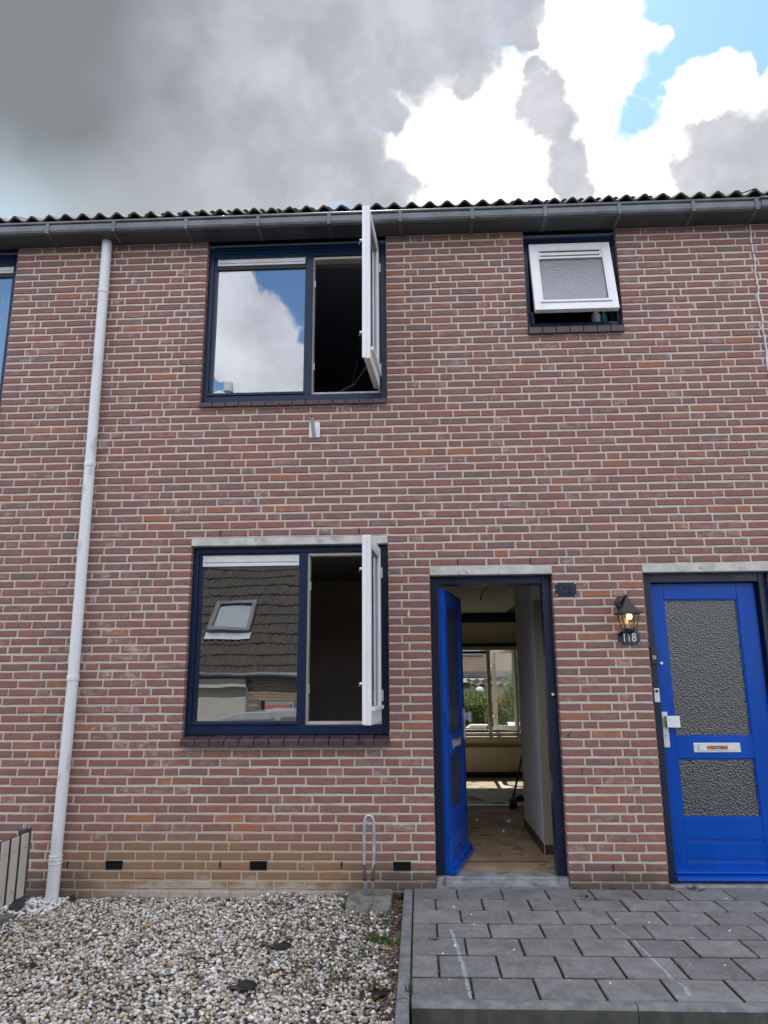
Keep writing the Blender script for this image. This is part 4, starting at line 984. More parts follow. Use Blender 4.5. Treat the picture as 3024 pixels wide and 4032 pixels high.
# bicycle rack
br = thing('bicycle_rack', 'galvanised bent bicycle stand set in a concrete block against the wall', 'bicycle rack', (-.352, -.16, -.10))
bb = MB().extrude_x([(-.17,-.06),(-.165,.045),(-.145,.088),(.150,.098),(.150,-.06)][::-1], -.152, .148)
bb.build('concrete_base', M_['conc'], br, bevel=.010)
pl = [(-.026,0,.08),(-.036,0,.20),(-.040,.005,.33),(-.040,.004,.45),(-.036,.004,.545)] + [(-.006+.030*math.cos(a), .004, .555+.038*math.sin(a)) for a in np.linspace(math.pi*.95, math.pi*.05, 9)] + [(.026,.004,.545),(.027,.004,.45),(.026,.005,.33),(.019,0,.20),(.016,0,.08)]
lo = MB().tube(pl, .0104, 12); lo.build('tube_loop', M_['galv'], br, smooth=True)
for pts_ in ([(-.0385,.003,.285),(-.036,0,.20),(-.0345,0,.185)], [(.0245,.004,.285),(.0195,0,.20),(.0185,0,.185)]):
    MB().tube(pts_, .0112, 12).build('dark_sleeve', M_['wood'], br, smooth=True)

# picket fence
fx = -2.670
fe = thing('picket_fence', 'low fence of beige slats on anthracite rails by the drainpipe', 'fence', (fx, -.30, -.08))
po = MB().box(-.062, -.012, .005, .095, -.05, .500); po.build('post', M_['antr'], fe, bevel=.004)
sp_ = MB().tube([(-.040,.06,.50),(-.040,.06,.535)], .003, 6); sp_.tube([(-.025,.075,.50),(-.025,.075,.525)], .003, 6); sp_.build('post_wire', M_['steel'], fe)
for z in (.115, .400): MB().box(-.050, -.022, -2.4, .004, z-.022, z+.022).build('rail', M_['antr'], fe, bevel=.003)
for k in range(19):
    y0 = -.075-k*.122; y1 = y0+.085
    MB().box(-.012, .004, y0-.0, y1, .090, .487).build('slat_backing', M_['antr'], fe)
    MB().box(.0045, .016, y0+.003, y1-.003, .092, .485).build('slat', M_['slat'], fe, bevel=.002)
    for z in (.155, .400): MB().tube([(.0155,(y0+y1)/2,z),(.0175,(y0+y1)/2,z)], .0045, 8).build('bolt', M_['black'], fe)
ek = thing('edging_slab', 'dark concrete edging slab along the foot of the slat fence', 'edging', (-2.69, -.40, -.12))
MB().box(-.03, .03, -1.02, .02, -.12, .055).build('edging', M_['conc'], ek, bevel=.006)
MB().box(-.03, .03, -2.05, -1.03, -.12, .050).build('edging', M_['conc'], ek, bevel=.006)

# ================================================================== PATH
path = tag(MB().box(-.065, 3.6, -1.83, .0, -.26, -.016).build('path', M_['sand']), kind='structure')
rows = [(-.004,-.250,.230),(-.254,-.494,.081),(-.500,-.752,.227),(-.758,-1.001,.078),(-1.008,-1.270,.226),(-1.276,-1.563,.073),(-1.570,-1.824,.219)]
for ri, (yt, yb, j0) in enumerate(rows):
    xs = [j0+.2975*k for k in range(-2, 12)]
    xs = [-.062]+[x for x in xs if x > -.02 and x < 3.5]+[3.55]
    for a, b in zip(xs, xs[1:]):
        gap = .0036; dz = random.uniform(-.0018, .0012); t1_, t2_ = random.uniform(-.0016,.0016), random.uniform(-.0008,.0008)
        a_, b_ = a+(gap if a > -.06 else 0)+random.uniform(0,.003), b-gap-random.uniform(0,.002); y0_, y1_ = yb+.004, yt-.0045
        c_ = .0042
        z_ = lambda u_, v_: dz+t1_*u_+t2_*v_
        top = [(a_+c_,y0_+c_,z_(-1,-1)),(b_-c_,y0_+c_,z_(1,-1)),(b_-c_,y1_-c_,z_(1,1)),(a_+c_,y1_-c_,z_(-1,1))]
        mid = [(a_,y0_,z_(-1,-1)-c_),(b_,y0_,z_(1,-1)-c_),(b_,y1_,z_(1,1)-c_),(a_,y1_,z_(-1,1)-c_)]
        bot = [(p[0],p[1],-.045) for p in mid]
        mb = MB().add(top+mid+bot, [(0,1,2,3)]+[(4+i,4+(i+1)%4,(i+1)%4,i) for i in range(4)]+[(8+i,8+(i+1)%4,4+(i+1)%4,4+i) for i in range(4)])
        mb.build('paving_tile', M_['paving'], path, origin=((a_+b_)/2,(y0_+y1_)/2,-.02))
kb = tag(MB().box(-.135, 3.6, -1.88, -1.86, -.27, -.15).build('kerb', M_['riser']), kind='structure')
xk = -.060
for w in (.985, .99, .99, .7):
    MB().extrude_x([(-1.887,-.27),(-1.8875,-.012),(-1.878,.0015),(-1.828,.003),(-1.828,-.27)][::-1], xk+.002, xk+w-.002).build('kerb_stone', M_['kerb'], kb, bevel=.003); 
    MB().box(xk+.004, xk+w-.004, -1.8905, -1.8870, -.27, -.014).build('kerb_face', M_['riser'], kb)
    xk += w
yk = -.055
for L_ in (.80, .98, .85):
    e = MB(); x0_, x1_ = -.126, -.068
    e.add([(x0_,yk-L_,-.2),(x1_,yk-L_,-.2),(x1_,yk,-.2),(x0_,yk,-.2),(x0_,yk-L_,.0),(x0_+.008,yk-L_,.008),(x1_-.006,yk-L_,.008),(x1_,yk-L_,.0),(x0_,yk,.0),(x0_+.008,yk,.008),(x1_-.006,yk,.008),(x1_,yk,.0)],
          [(0,3,2,1),(0,1,7,6,5,4),(2,3,8,9,10,11),(1,2,11,7),(7,11,10,6),(6,10,9,5),(5,9,8,4),(4,8,3,0)])
    e.build('kerb_stone', M_['kerb'], kb, origin=(-.1, yk-L_/2, -.05)); yk -= L_+.006

# ================================================================== GRAVEL BED
def gz(x, y):
    z = -.090+(np.clip(x, -2.5, -.6)+2.44)/1.8*.045
    return z + .008*np.sin(x*5.1+y*3.3)+.006*np.sin(x*11.3-y*7.9) - .012*np.clip((x+.55)/.4, 0, 1)
gm = MB(); NX, NY = 60, 44
X_ = np.linspace(-4.2, -.128, NX); Y_ = np.linspace(-3.0, .0, NY)
vs = [(float(x), float(y), float(gz(x, y))-.012) for y in Y_ for x in X_]
gm.add(vs, [(j*NX+i, j*NX+i+1, (j+1)*NX+i+1, (j+1)*NX+i) for j in range(NY-1) for i in range(NX-1)])
bed = tag(gm.build('gravel_bed', M_['soil']), kind='structure')

def ico(sub=1):
    import bmesh
    bm = bmesh.new(); bmesh.ops.create_icosphere(bm, subdivisions=sub, radius=1.0)
    v = np.array([p.co for p in bm.verts]); f = np.array([[q.index for q in p.verts] for p in bm.faces]); bm.free(); return v, f
def scatter(name, pts, radii, cols, mat, parent=None, sub=1, flat=.62):
    bv, bf = ico(sub); n = len(pts); nv, nf = len(bv), len(bf)
    ang = np.random.rand(n)*2*np.pi; tilt = np.random.normal(0, .35, n); sx = np.random.uniform(.75, 1.5, n); sy = np.random.uniform(.7, 1.05, n); sz = np.random.uniform(flat-.15, flat+.2, n)
    V = np.repeat(bv[None], n, 0)
    V = V*(1+np.random.normal(0, .10, (n, nv, 1)))
    V = V*np.stack([sx, sy, sz], -1)[:, None, :]*radii[:, None, None]
    ct, st = np.cos(tilt)[:, None], np.sin(tilt)[:, None]
    x, z = V[:, :, 0]*ct-V[:, :, 2]*st, V[:, :, 0]*st+V[:, :, 2]*ct; y = V[:, :, 1]
    ca, sa = np.cos(ang)[:, None], np.sin(ang)[:, None]
    V = np.stack([x*ca-y*sa, x*sa+y*ca, z], -1)+pts[:, None, :]
    F = (bf[None]+(np.arange(n)*nv)[:, None, None]).reshape(-1)
    me = D.meshes.new(name); me.vertices.add(n*nv); me.vertices.foreach_set('co', V.astype(np.float32).ravel())
    me.loops.add(n*nf*3); me.loops.foreach_set('vertex_index', F.astype(np.int32)); me.polygons.add(n*nf)
    me.polygons.foreach_set('loop_start', np.arange(0, n*nf*3, 3, dtype=np.int32)); 
    me.update(calc_edges=True); me.validate()
    me.polygons.foreach_set('use_smooth', np.ones(n*nf, dtype=bool))
    at = me.attributes.new('tint', 'FLOAT_COLOR', 'FACE'); cc = np.repeat(np.concatenate([cols, np.ones((n, 1))], 1), nf, 0)
    at.data.foreach_set('color', cc.astype(np.float32).ravel())
    me.materials.append(mat); o = D.objects.new(name, me); COL.objects.link(o)
    if parent: o.parent = parent
    return o
PAL = np.array([(.72,.70,.65),(.60,.56,.48),(.44,.39,.31),(.32,.27,.21),(.26,.24,.215),(.155,.14,.122),(.52,.39,.20),(.38,.24,.16),(.80,.79,.77)])
def pebble_cols(n, p): return PAL[np.random.choice(len(PAL), n, p=p)]*np.random.uniform(.82, 1.12, (n, 1))
PA = [.23,.20,.16,.12,.10,.055,.05,.025,.06]
n = 22500
x = np.random.uniform(-2.66, -.134, n); y = -np.random.rand(n)**.92*2.45
in_block = (x > -.515) & (x < -.195) & (y > -.35)
thin = np.clip((x+1.0)/.8, 0, 1)*np.clip((1.6+y)/1.2, 0, 1)*(.55+.45*np.sin(x*9+y*6)) 
keep = (~in_block) & (np.random.rand(n) > thin*.78)
x, y = x[keep], y[keep]; n = len(x)
r = np.random.uniform(.0070, .0130, n)*np.where(np.random.rand(n) < .06, 1.35, 1)
z = gz(x, y)-.010+np.random.rand(n)*.020
cols = pebble_cols(n, PA)
mud = np.clip((x+1.05)/.7, 0, 1)*np.clip((1.9+y)/.8, 0, 1)*(np.random.rand(n) < .55)
cols = cols*(1-.62*mud[:, None])+np.array([.05,.045,.03])*(.62*mud[:, None])
tag(scatter('gravel', np.stack([x, y, z], -1), r, cols, M_['pebble'], bed), kind='stuff')
n = 2600
x = np.concatenate([np.random.uniform(-4.0, -2.70, n), np.random.uniform(-2.70, -2.48, 420)]); y = np.concatenate([-np.random.rand(n)*1.5, -np.random.rand(420)**1.5*.35])
cols = PAL[np.random.choice([0, 8, 8, 4], len(x))]*np.random.uniform(.9, 1.25, (len(x), 1))
tag(scatter('white_gravel', np.stack([x, y, gz(x, y)+.004+np.random.rand(len(x))*.018], -1), np.random.uniform(.009, .016, len(x)), np.clip(cols, 0, .85), M_['pebble'], bed), kind='stuff')
# stray chips on the paving
n = 46
x = np.random.uniform(-.04, 2.2, n); y = -np.random.rand(n)*1.8; sel = np.random.rand(n) < np.clip(1.1-x, .25, 1); x, y = x[sel], y[sel]
tag(scatter('stone_chips', np.stack([x, y, np.full(len(x), .003)], -1), np.random.uniform(.004, .009, len(x)), PAL[np.random.choice([0, 8, 1], len(x))], M_['pebble'], path), kind='stuff')
# dirt and leaf litter between block and kerb
n = 1600
x = np.random.uniform(-.205, -.130, n); y = -np.random.rand(n)*1.9
tag(scatter('leaf_litter', np.stack([x, y, gz(x, y)+.0+np.random.rand(n)*.012], -1), np.random.uniform(.005, .011, n), np.array([(.10,.07,.05),(.16,.11,.08),(.06,.05,.04),(.20,.15,.11)])[np.random.choice(4, n)], M_['pebble'], bed, flat=.3), kind='stuff')
# moss crumbs in paving joints
pts = []
for yt, yb, j0 in rows:
    for k in range(9):
        for _ in range(10): pts.append((j0+.2975*k+random.uniform(-.004,.004), random.uniform(yb, yt), -.010+random.random()*.006))
    for _ in range(90): pts.append((random.uniform(-.06, 2.6), yb-.002+random.uniform(-.004,.003), -.010+random.random()*.006))
pts = np.array(pts); mcol = np.array([(.06,.085,.025),(.11,.14,.04),(.06,.055,.04),(.05,.045,.036),(.09,.085,.07)])[np.random.choice(5, len(pts), p=[.18,.12,.3,.25,.15])]
tag(scatter('joint_moss', pts, np.random.uniform(.003, .006, len(pts)), mcol, M_['pebble'], path, flat=.6), kind='stuff')

# ------------------------------------------------------------------ weeds, leaves, scraps
def blade(mb, base, az, length, width, lift, col):
    mb.cur = tuple(c*random.uniform(.8, 1.2) for c in col)
    d = Vector((math.cos(az), math.sin(az), 0)); s_ = Vector((-d.y, d.x, 0)); pts = []
    for i in range(4):
        t = i/3; p = Vector(base)+d*(length*t*math.cos(lift))+Vector((0,0,length*(t*math.sin(lift)-.45*t*t*math.cos(lift)*.6)))
        w = width*(.25+.9*math.sin(math.pi*min(1, t*.9+.1))) if i < 3 else width*.04
        pts += [p-s_*w/2, p+s_*w/2]
    mb.add(pts, [(0,1,3,2),(2,3,5,4),(4,5,7,6)])
GRN = (.075,.135,.032); YGR = (.13,.17,.035); OLV = (.085,.10,.035)
def weed(x, y, z, n, size, width, label, col=GRN, lift=(.25, 1.2), spread=.015):
    if z < -.02: z = float(gz(x, y))+.008
    w = thing('weed', label, 'weed', (x, y, z)); mb = MB()
    for _ in range(n): blade(mb, (random.gauss(0,spread), random.gauss(0,spread*.7), 0), random.uniform(0, 6.283), size*random.uniform(.5,1), width*random.uniform(.7,1.2), random.uniform(*lift), col)
    mb.build('leaves', M_['leaf'], w); st = MB()
    for _ in range(2): st.tube([(0,0,-.01),(random.uniform(-.008,.008),0,size*.3)], .0018, 5)
    st.build('stem', M_['leaf'] if False else M_['lawn'], w)
    return w
weed(-.150, -.045, -.03, 16, .075, .016, 'green broad-leaved weed at the wall end of the path kerb')
weed(1.055, -.012, .0, 9, .05, .012, 'small weed at the foot of the open door frame', YGR)
weed(1.300, -.012, .0, 8, .03, .012, 'tiny bright weed under the middle of the brick pier', YGR)
weed(1.68, -.015, .0, 9, .045, .006, 'thin grassy weed at the left foot of the closed door frame', OLV)
weed(1.83, -.020, .0, 26, .065, .008, 'largest feathery weed in front of the closed door', GRN, (.1, .9), .03)
weed(1.07, -.20, .0, 9, .05, .010, 'weed in a paving joint before the brick pier', OLV)
weed(-.066, -1.76, .0, 16, .095, .004, 'grass tuft on the kerb corner at the bottom', OLV, (.8, 1.45), .012)
weed(.205, -1.73, -.004, 10, .022, .006, 'yellow moss clump in the front paving joint', YGR, (.2, .8), .012)
weed(-.235, -.93, -.09, 30, .075, .018, 'leafy green weed patch beside the path kerb', GRN, (.2, 1.0), .05)
weed(-.50, -.80, -.075, 14, .05, .008, 'short weed in front of the concrete block', OLV, (.2, 1.1), .025)
weed(-1.02, -.90, -.075, 14, .055, .007, 'grassy weed in the middle of the gravel', GRN, (.4, 1.2), .02)
weed(-.88, -1.00, -.08, 40, .03, .008, 'yellow green moss on the flat black scrap', YGR, (.0, .5), .035)
weed(-.43, -1.50, -.09, 15, .10, .006, 'tall grass blades near the lower end of the kerb', GRN, (.7, 1.35), .03)
weed(-.24, -1.62, -.10, 8, .12, .012, 'broad grass blades at the very bottom beside the kerb', YGR, (.8, 1.35), .012)
weed(-2.43, -.03, -.085, 18, .06, .010, 'small ragged weed right of the drainpipe foot', OLV, (.5, 1.45), .015)
weed(-.62, -1.30, -.085, 20, .05, .010, 'mossy weed patch on gravel by the kerb', OLV, (.1, .6), .05)

weed(-.33, -1.18, -.08, 26, .05, .010, 'ragged dark weed between the yellow leaf and the gravel middle', OLV, (.2, 1.0), .05)
weed(-.38, -.66, -.08, 18, .045, .010, 'low weed just below the concrete block', GRN, (.1, .9), .04)
weed(-.58, -1.62, -.09, 18, .06, .008, 'sparse weed near the bottom edge left of the tall grass', OLV, (.3, 1.1), .05)
weed(-.19, -.62, -.08, 12, .04, .010, 'tiny weed in the litter beside the upper kerb', YGR, (.2, .9), .02)
def leaf(x, y, z, L, W_, rz, col, label, curl=.3):
    if z < -.02: z = float(gz(x, y))+.024
    lf = MB(); lf.cur = col; n = 5; vs = []
    for i in range(n+1):
        t = i/n; w = W_*math.sin(math.pi*(.06+.9*t))**.8/2; h = curl*L*(t-.5)**2
        vs += [(L*(t-.5), -w, h+curl*w*.8), (L*(t-.5), 0, h), (L*(t-.5), w, h+curl*w*.8)]
    fs = []
    for i in range(n):
        for k in range(2): fs.append((3*i+k, 3*i+3+k, 3*i+4+k, 3*i+1+k))
    lf.add(vs, fs); lf.cur = tuple(c*.6 for c in col); lf.tube([(-L*.5,0,curl*L*.25),(-L*.72,0,curl*L*.1)], .0014, 5)
    me = lf.mesh('fallen_leaf', M_['leaf']); o = D.objects.new('fallen_leaf', me); COL.objects.link(o); o.location = (x, y, z); o.rotation_euler = (random.uniform(-.2,.2), random.uniform(-.15,.15), rz)
    return tag(o, label, 'leaf', None)
leaf(.059, -1.05, .006, .055, .028, .5, (.42,.13,.05), 'curled orange leaf lying on the grey paving')
leaf(-1.66, -.70, -.066, .052, .036, .2, (.62,.40,.08), 'yellow leaf on the open gravel left of centre')
leaf(-.20, -1.13, -.055, .070, .030, .1, (.55,.36,.07), 'long yellow leaf against the path kerb')
leaf(-.255, -.88, -.050, .055, .040, 1.0, (.50,.28,.08), 'yellow brown leaf above the weeds by the kerb', .5)
leaf(-.62, -.50, -.055, .045, .030, 2.0, (.48,.26,.06), 'amber leaf on gravel near the concrete block')
leaf(-2.02, -.62, -.07, .050, .030, 1.2, (.16,.07,.05), 'dark red-brown leaf on gravel near the fence')
leaf(-1.26, -1.16, -.07, .060, .035, .8, (.24,.11,.08), 'dull brown leaf on gravel below the window')
def scrap(x, y, z, s_, label, rz=0):
    z = float(gz(x, y))+.014
    mb = MB(); vs = []; N_ = 7
    for i in range(N_):
        for j in range(4):
            vs.append((s_*(i/(N_-1)-.5)*1.5+random.uniform(-.004,.004), s_*(j/3-.5)*(.45+.5*math.sin(math.pi*i/(N_-1)))+random.uniform(-.003,.003), .012*math.sin(i*1.1)*math.sin(j*1.3+.5)+.008))
    mb.add(vs, [(4*i+j, 4*i+4+j, 4*i+5+j, 4*i+1+j) for i in range(N_-1) for j in range(3)])
    o = mb.build('plastic_scrap', M_['rubber'], smooth=True); o.location = (x, y, z); o.rotation_euler = (0,0,rz)
    sf = o.modifiers.new('thick', 'SOLIDIFY'); sf.thickness = .002
    return tag(o, label, 'scrap')
scrap(-.87, -1.63, -.062, .095, 'crumpled black film scrap on gravel at the bottom', .35)
scrap(-2.08, -1.28, -.07, .045, 'small black scrap at the left edge of the gravel', .6)
scrap(-.80, -1.03, -.065, .085, 'flat mossy black scrap on gravel higher up than the crumpled film', .1)
scrap(-.215, -1.66, -.085, .07, 'black film fold wedged beside the kerb end', 1.1)

# ================================================================== THINGS SEEN INSIDE
bm_ = thing('broom', 'dark broom leaning on the hall wall over the living room threshold', 'broom', (.985, 2.93, FZ))
MB().tube([(.0,.02,.09),(.215,.40,.66),(.33,.60,.96)], .012, 10).build('broom_stick', M_['wood'], bm_, smooth=True)
bh = MB().box(-.035,.035,-.05,.05,.055,.10); bh.build('broom_block', M_['wood'], bm_, bevel=.006)
bs = MB()
for i in range(7):
    for j in range(9): bs.tube([(-.03+i*.01, -.045+j*.011, .056), (-.038+i*.0125+random.uniform(-.004,.004), -.052+j*.0125, .002)], .003, 4)
bs.build('bristles', M_['dirt'], bm_)
x = np.random.normal(1.13, .045, 240); y = np.random.normal(3.50, .05, 240)
hp = scatter('dirt_heap', np.stack([x, y, FZ+.005+.05*np.exp(-((x-1.13)/.05)**2-((y-3.5)/.06)**2)*np.random.rand(240)], -1), np.random.uniform(.005,.014,240), np.tile(np.array([(.02,.018,.016)]), (240,1)), M_['pebble']); tag(hp, 'dark heap of sweepings on the living room floor behind the broom', 'dirt heap', None, 'stuff')
for xx, yy, ss, lb in ((.839, 2.119, .022, 'largest white scrap on the hall floor'), (.539, 2.189, .018, 'small white scrap on the hall floor near the door edge'), (.734, 1.627, .013, 'tiny white crumb in the middle of the hall floor')):
    o = MB().add([(-ss,-ss*.8,0),(ss*.9,-ss*.6,.004),(ss,ss*.7,.014),(-ss*.6,ss,.02),(-ss*.2,.2*ss,.028)], [(0,1,4),(1,2,4),(2,3,4),(3,0,4)]).build('paper_scrap', M_['paper']); o.location = (xx,yy,FZ+.002); tag(o, lb, 'scrap')
for xx, yy, ss, lb in ((.66, 2.45, .06, 'pale splinter of board on the far hall floor'), (.88, 1.58, .07, 'grey board splinter beside the white hall wall'), (.93, 1.20, .05, 'bent strip lying at the skirting of the hall')):
    o = MB().box(-ss, ss, -.006, .006, 0, .006).build('board_splinter', M_['slat']); o.location = (xx,yy,FZ+.001); o.rotation_euler = (0,.02,.2+xx); tag(o, lb, 'splinter')
rd = thing('radiator', 'low cream panel radiator under the rear window', 'radiator', (.85, 5.56, .134))
MB().box(-.62, .66, -.012, .05, .0, .333).build('panel', M_['radiator'], rd, bevel=.006)
fn = MB()
for k in range(39): fn.box(-.60+k*.033, -.585+k*.033, -.022, -.0125, .018, .315)
fn.build('ribs', M_['radiator'], rd, bevel=.003)
MB().box(-.9, .75, .06, .078, -.078, -.012).build('plinth', M_['black'], rd)
ch = thing('metal_chair', 'chrome tube chair legs peeping out behind the open blue door', 'chair', (.40, 2.62, FZ))
MB().tube([(-.18,0,.02),(.02,0,.02),(.075,0,.05),(.05,0,.10),(.072,0,.17),(.045,0,.26),(.0,0,.42)], .009, 8).build('leg', M_['chair'], ch, smooth=True)
MB().tube([(-.18,.25,.02),(.02,.25,.02),(.065,.25,.06),(.04,.25,.2),(.0,.25,.42)], .009, 8).build('leg', M_['chair'], ch, smooth=True)
MB().box(-.32,.02,-.04,.30,.42,.45).build('seat', M_['wood'], ch, bevel=.01)
cb = thing('ceiling_cable', 'loose black lamp cable hanging from the hall ceiling', 'cable', (.74, 2.55, 2.381))
MB().tube([(.03,0,0),(.02,0,-.02),(-.03,0,-.035),(-.05,0,-.09),(-.055,0,-.12)], .005, 8).build('wire', M_['black'], cb); MB().ball((-.055,0,-.125), .011, 8, 6).build('lamp_socket', M_['black'], cb)
def bottle(x, y, z, r_, h_, mat, label, capm='white'):
    b = thing('bottle', label, 'bottle', (x, y, z))
    smooth_angle(MB().lathe([(r_*.9,0),(r_,.006),(r_,h_*.72),(r_*.5,h_*.84),(r_*.42,h_*.9)], (0,0,0), 16).build('bottle_body', M_[mat], b, smooth=True)); MB().lathe([(r_*.5,h_*.9),(r_*.5,h_)], (0,0,0), 14).build('cap', M_[capm], b)
bottle(1.535, .215, 4.222, .036, .21, 'offwhite', 'white bottle behind the tilted bathroom sash')
bottle(1.605, .225, 4.222, .026, .20, 'teal', 'teal bottle right of the white one in the bathroom window')
bottle(1.003, .215, 4.222, .022, .19, 'bottleblue', 'blue and white bottle at the left of the bathroom window')
MB().box(.95, 1.68, .1705, .30, 4.205, 4.221).build('bathroom_sill', M_['navy'], house)

# ================================================================== BACK GARDEN
def foliage(name, parent, n, sampler, size, cols):
    mb = MB()
    for _ in range(n):
        p = sampler(); a = random.uniform(0, 6.283); e = random.uniform(-.6, 1.2); s_ = size*random.uniform(.6, 1.3)
        d = Vector((math.cos(a)*math.cos(e), math.sin(a)*math.cos(e), math.sin(e))); q = d.cross(Vector((random.uniform(-1,1), random.uniform(-1,1), random.uniform(-1,1)))).normalized()
        c = random.choice(cols); mb.cur = tuple(x*random.uniform(.8,1.2) for x in c)
        P = Vector(p); mb.add([P, P+d*s_*.5+q*s_*.28, P+d*s_, P+d*s_*.5-q*s_*.28], [(0,1,2,3)])
    return mb.build(name, M_['hedgeleaf'], parent)
hd = thing('hedge', 'clipped dark green hedge with sunlit top beyond the rear window', 'hedge', (.8, 11.2, -.06))
core = MB().box(-2.2, .58, -.20, .20, 0, .95).build('core', M_['lawn'], hd)
foliage('foliage', hd, 7000, lambda: (random.uniform(-2.3,.72), random.choice([-.30, random.uniform(-.3,.3)])+random.uniform(-.05,.05), random.choice([random.uniform(0,1.2), random.uniform(.3,1.22)])), .07, [(.09,.16,.035),(.12,.20,.045),(.18,.28,.06),(.07,.12,.03)])
def conifer_pt():
    z = random.uniform(0, 1.95); r_ = .62*(1-(z/2.05)**2.2)+.03; a = random.uniform(0, 6.283); k = math.sqrt(random.random())*.4+.6
    return (r_*k*math.cos(a), r_*k*math.sin(a), z)
cf = thing('conifer', 'feathery green conifer bush right of the hedge in the back garden', 'conifer', (2.32, 11.0, -.06))
MB().tube([(0,0,0),(0,0,1.6)], [.07,.02], 8).build('trunk', M_['wood'], cf)
mb = MB()
for _ in range(5200):
    p = Vector(conifer_pt()); a = math.atan2(p.y, p.x)+random.uniform(-.5,.5); d = Vector((math.cos(a)*.55, math.sin(a)*.55, random.uniform(.5,1.1))).normalized(); q = Vector((-d.y, d.x, 0)).normalized(); s_ = random.uniform(.08,.19)
    c = random.choice([(.10,.18,.05),(.14,.24,.06),(.20,.32,.07),(.08,.14,.045)]); mb.cur = c
    mb.add([p, p+d*s_*.5+q*.012, p+d*s_, p+d*s_*.5-q*.012], [(0,1,2,3)])
mb.build('crown', M_['hedgeleaf'], cf)
bs_ = thing('flowering_shrub', 'small shrub with reddish leaves between hedge and conifer', 'shrub', (1.66, 10.9, -.06))
foliage('foliage', bs_, 900, lambda: (random.gauss(0,.11), random.gauss(0,.12), random.uniform(0,1.15)), .07, [(.30,.09,.06),(.10,.17,.04),(.16,.20,.05),(.08,.11,.03)])
MB().tube([(0,0,0),(.03,0,.9)], .02, 6).build('stem', M_['wood'], bs_)
# low wall of planters with clutter
pw = thing('planter_row', 'row of dark plastic planters just outside the rear window', 'planter', (1.2, 7.6, -.06))
for k in range(4): MB().lathe([(.16,0),(.21,.58),(.225,.60),(.225,.66),(.20,.66),(.19,.60)], (-.75+k*.48,0,0), square=True).build('planter_box', M_['black'], pw, bevel=.01)
bn = thing('blue_crate', 'blue plastic crate lid showing through the opened rear sash', 'crate', (1.75, 7.75, .60))
MB().extrude_x([(-.2,0),(-.2,.05),(-.1,.10),(.1,.10),(.2,.05),(.2,0)][::-1], -.26, .26).build('lid', M_['bluebin'], bn, bevel=.01); MB().box(-.24,.24,-.18,.18,-.16,-.001).build('crate_body', M_['bluebin'], bn, bevel=.01)
wc = thing('white_sheet', 'folded white plastic sheet lying on the planters outside the rear window', 'sheet', (.95, 7.6, .605))
for k in range(3): MB().box(-.16+.03*k,.16+.02*k,-.12,.12,.022*k+.001,.022*k+.02).build('fold', M_['whitecloth'], wc, bevel=.006)
# shed with corrugated roof
sh = thing('garden_shed', 'low grey shed with a wavy corrugated roof beyond the hedge', 'shed', (2.2, 14.5, -.06))
MB().box(-.75, 2.2, 0, 1.6, 0, 1.34).build('wall', M_['shed'], sh)
co = MB(); nx = 90; vs = []
for yy, zz in ((-.12, 1.37), (1.7, 1.5)):
    for i in range(nx+1): vs.append((-.85+i*3.1/nx, yy, zz+.028*math.sin(i*.9)))
for yy, zz in ((-.12, 1.355), (1.7, 1.485)):
    for i in range(nx+1): vs.append((-.85+i*3.1/nx, yy, zz+.028*math.sin(i*.9)))
N_ = nx+1; co.add(vs, [(i, i+1, N_+i+1, N_+i) for i in range(nx)]+[(2*N_+i, 3*N_+i, 3*N_+i+1, 2*N_+i+1) for i in range(nx)]+[(i, 2*N_+i, 2*N_+i+1, i+1) for i in range(nx)])
co.build('roof', M_['corr'], sh)
ol = thing('garden_lamp', 'round white lamp globe on a post in front of the shed', 'lamp', (1.56, 14.2, -.06))
MB().tube([(0,0,0),(0,0,1.16)], .03, 8).build('lamp_post', M_['black'], ol); MB().ball((0,0,1.24), .085, 12, 8, (1.2,1,.8)).build('lamp_globe', M_['white'], ol, smooth=True)
# house across the back gardens
rb = thing('rear_house', 'brown brick house with white roller shutters across the back gardens', 'house', (1.5, 18.0, -.06))
RO = [(-3.0,.36,.2,1.25),(-2.2,.43,2.28,3.4),(.90,2.6,2.44,3.5)]
rwall = holed(MB(), -8, 9, 0, 5.2, RO, .02, .3).build('wall', M_['mortar2'], rb)
rbk = MB()
for r_ in range(82):
    z0_ = r_*.0625+.006; zm = z0_+.025; segs = [(-4.0, 4.4)]
    for hh_ in RO:
        if hh_[2] < zm < hh_[3]:
            new = []
            for a, b in segs:
                if hh_[1] <= a or hh_[0] >= b: new.append((a,b)); continue
                if hh_[0] > a: new.append((a,hh_[0]))
                if hh_[1] < b: new.append((hh_[1],b))
            segs = new
    for a, b in segs:
        x = a-(.11 if r_ % 2 else 0)*(a == -4.0)
        while x < b-.03:
            e = min(b, x+random.choice([.205,.205,.0975])); rbk.box(max(x,a), e, .0+random.uniform(0,.004), .05, z0_, z0_+.046); x = e+.012
tag(rbk.build('bricks', M_['brick2'], rwall), kind='stuff')
for a, b, c_, d_ in RO[1:]:
    s_ = MB().box(a, b, .03, .05, c_, d_)
    for k in range(int((d_-c_)/.045)): s_.box(a+.02, b-.02, .008, .03, c_+.02+k*.045, c_+.058+k*.045)
    s_.build('roller_shutter', M_['shutter'], rb); MB().box(a-.05, b+.05, -.04, .02, c_-.07, c_-.005).build('window_sill', M_['zinc'], rb)
MB().box(-8, 9, -.9, .0, 1.58, 1.74).build('canopy', M_['zinc'], rb); MB().box(-8, 9, -.89, -.02, 1.55, 1.575).build('canopy_soffit', M_['soffit'], rb)
MB().extrude_x([(-.9,1.42),(-.9,1.54),(-.02,1.54),(-.02,1.46)][::-1], -2.6, .62).build('awning', M_['shutter'], rb)
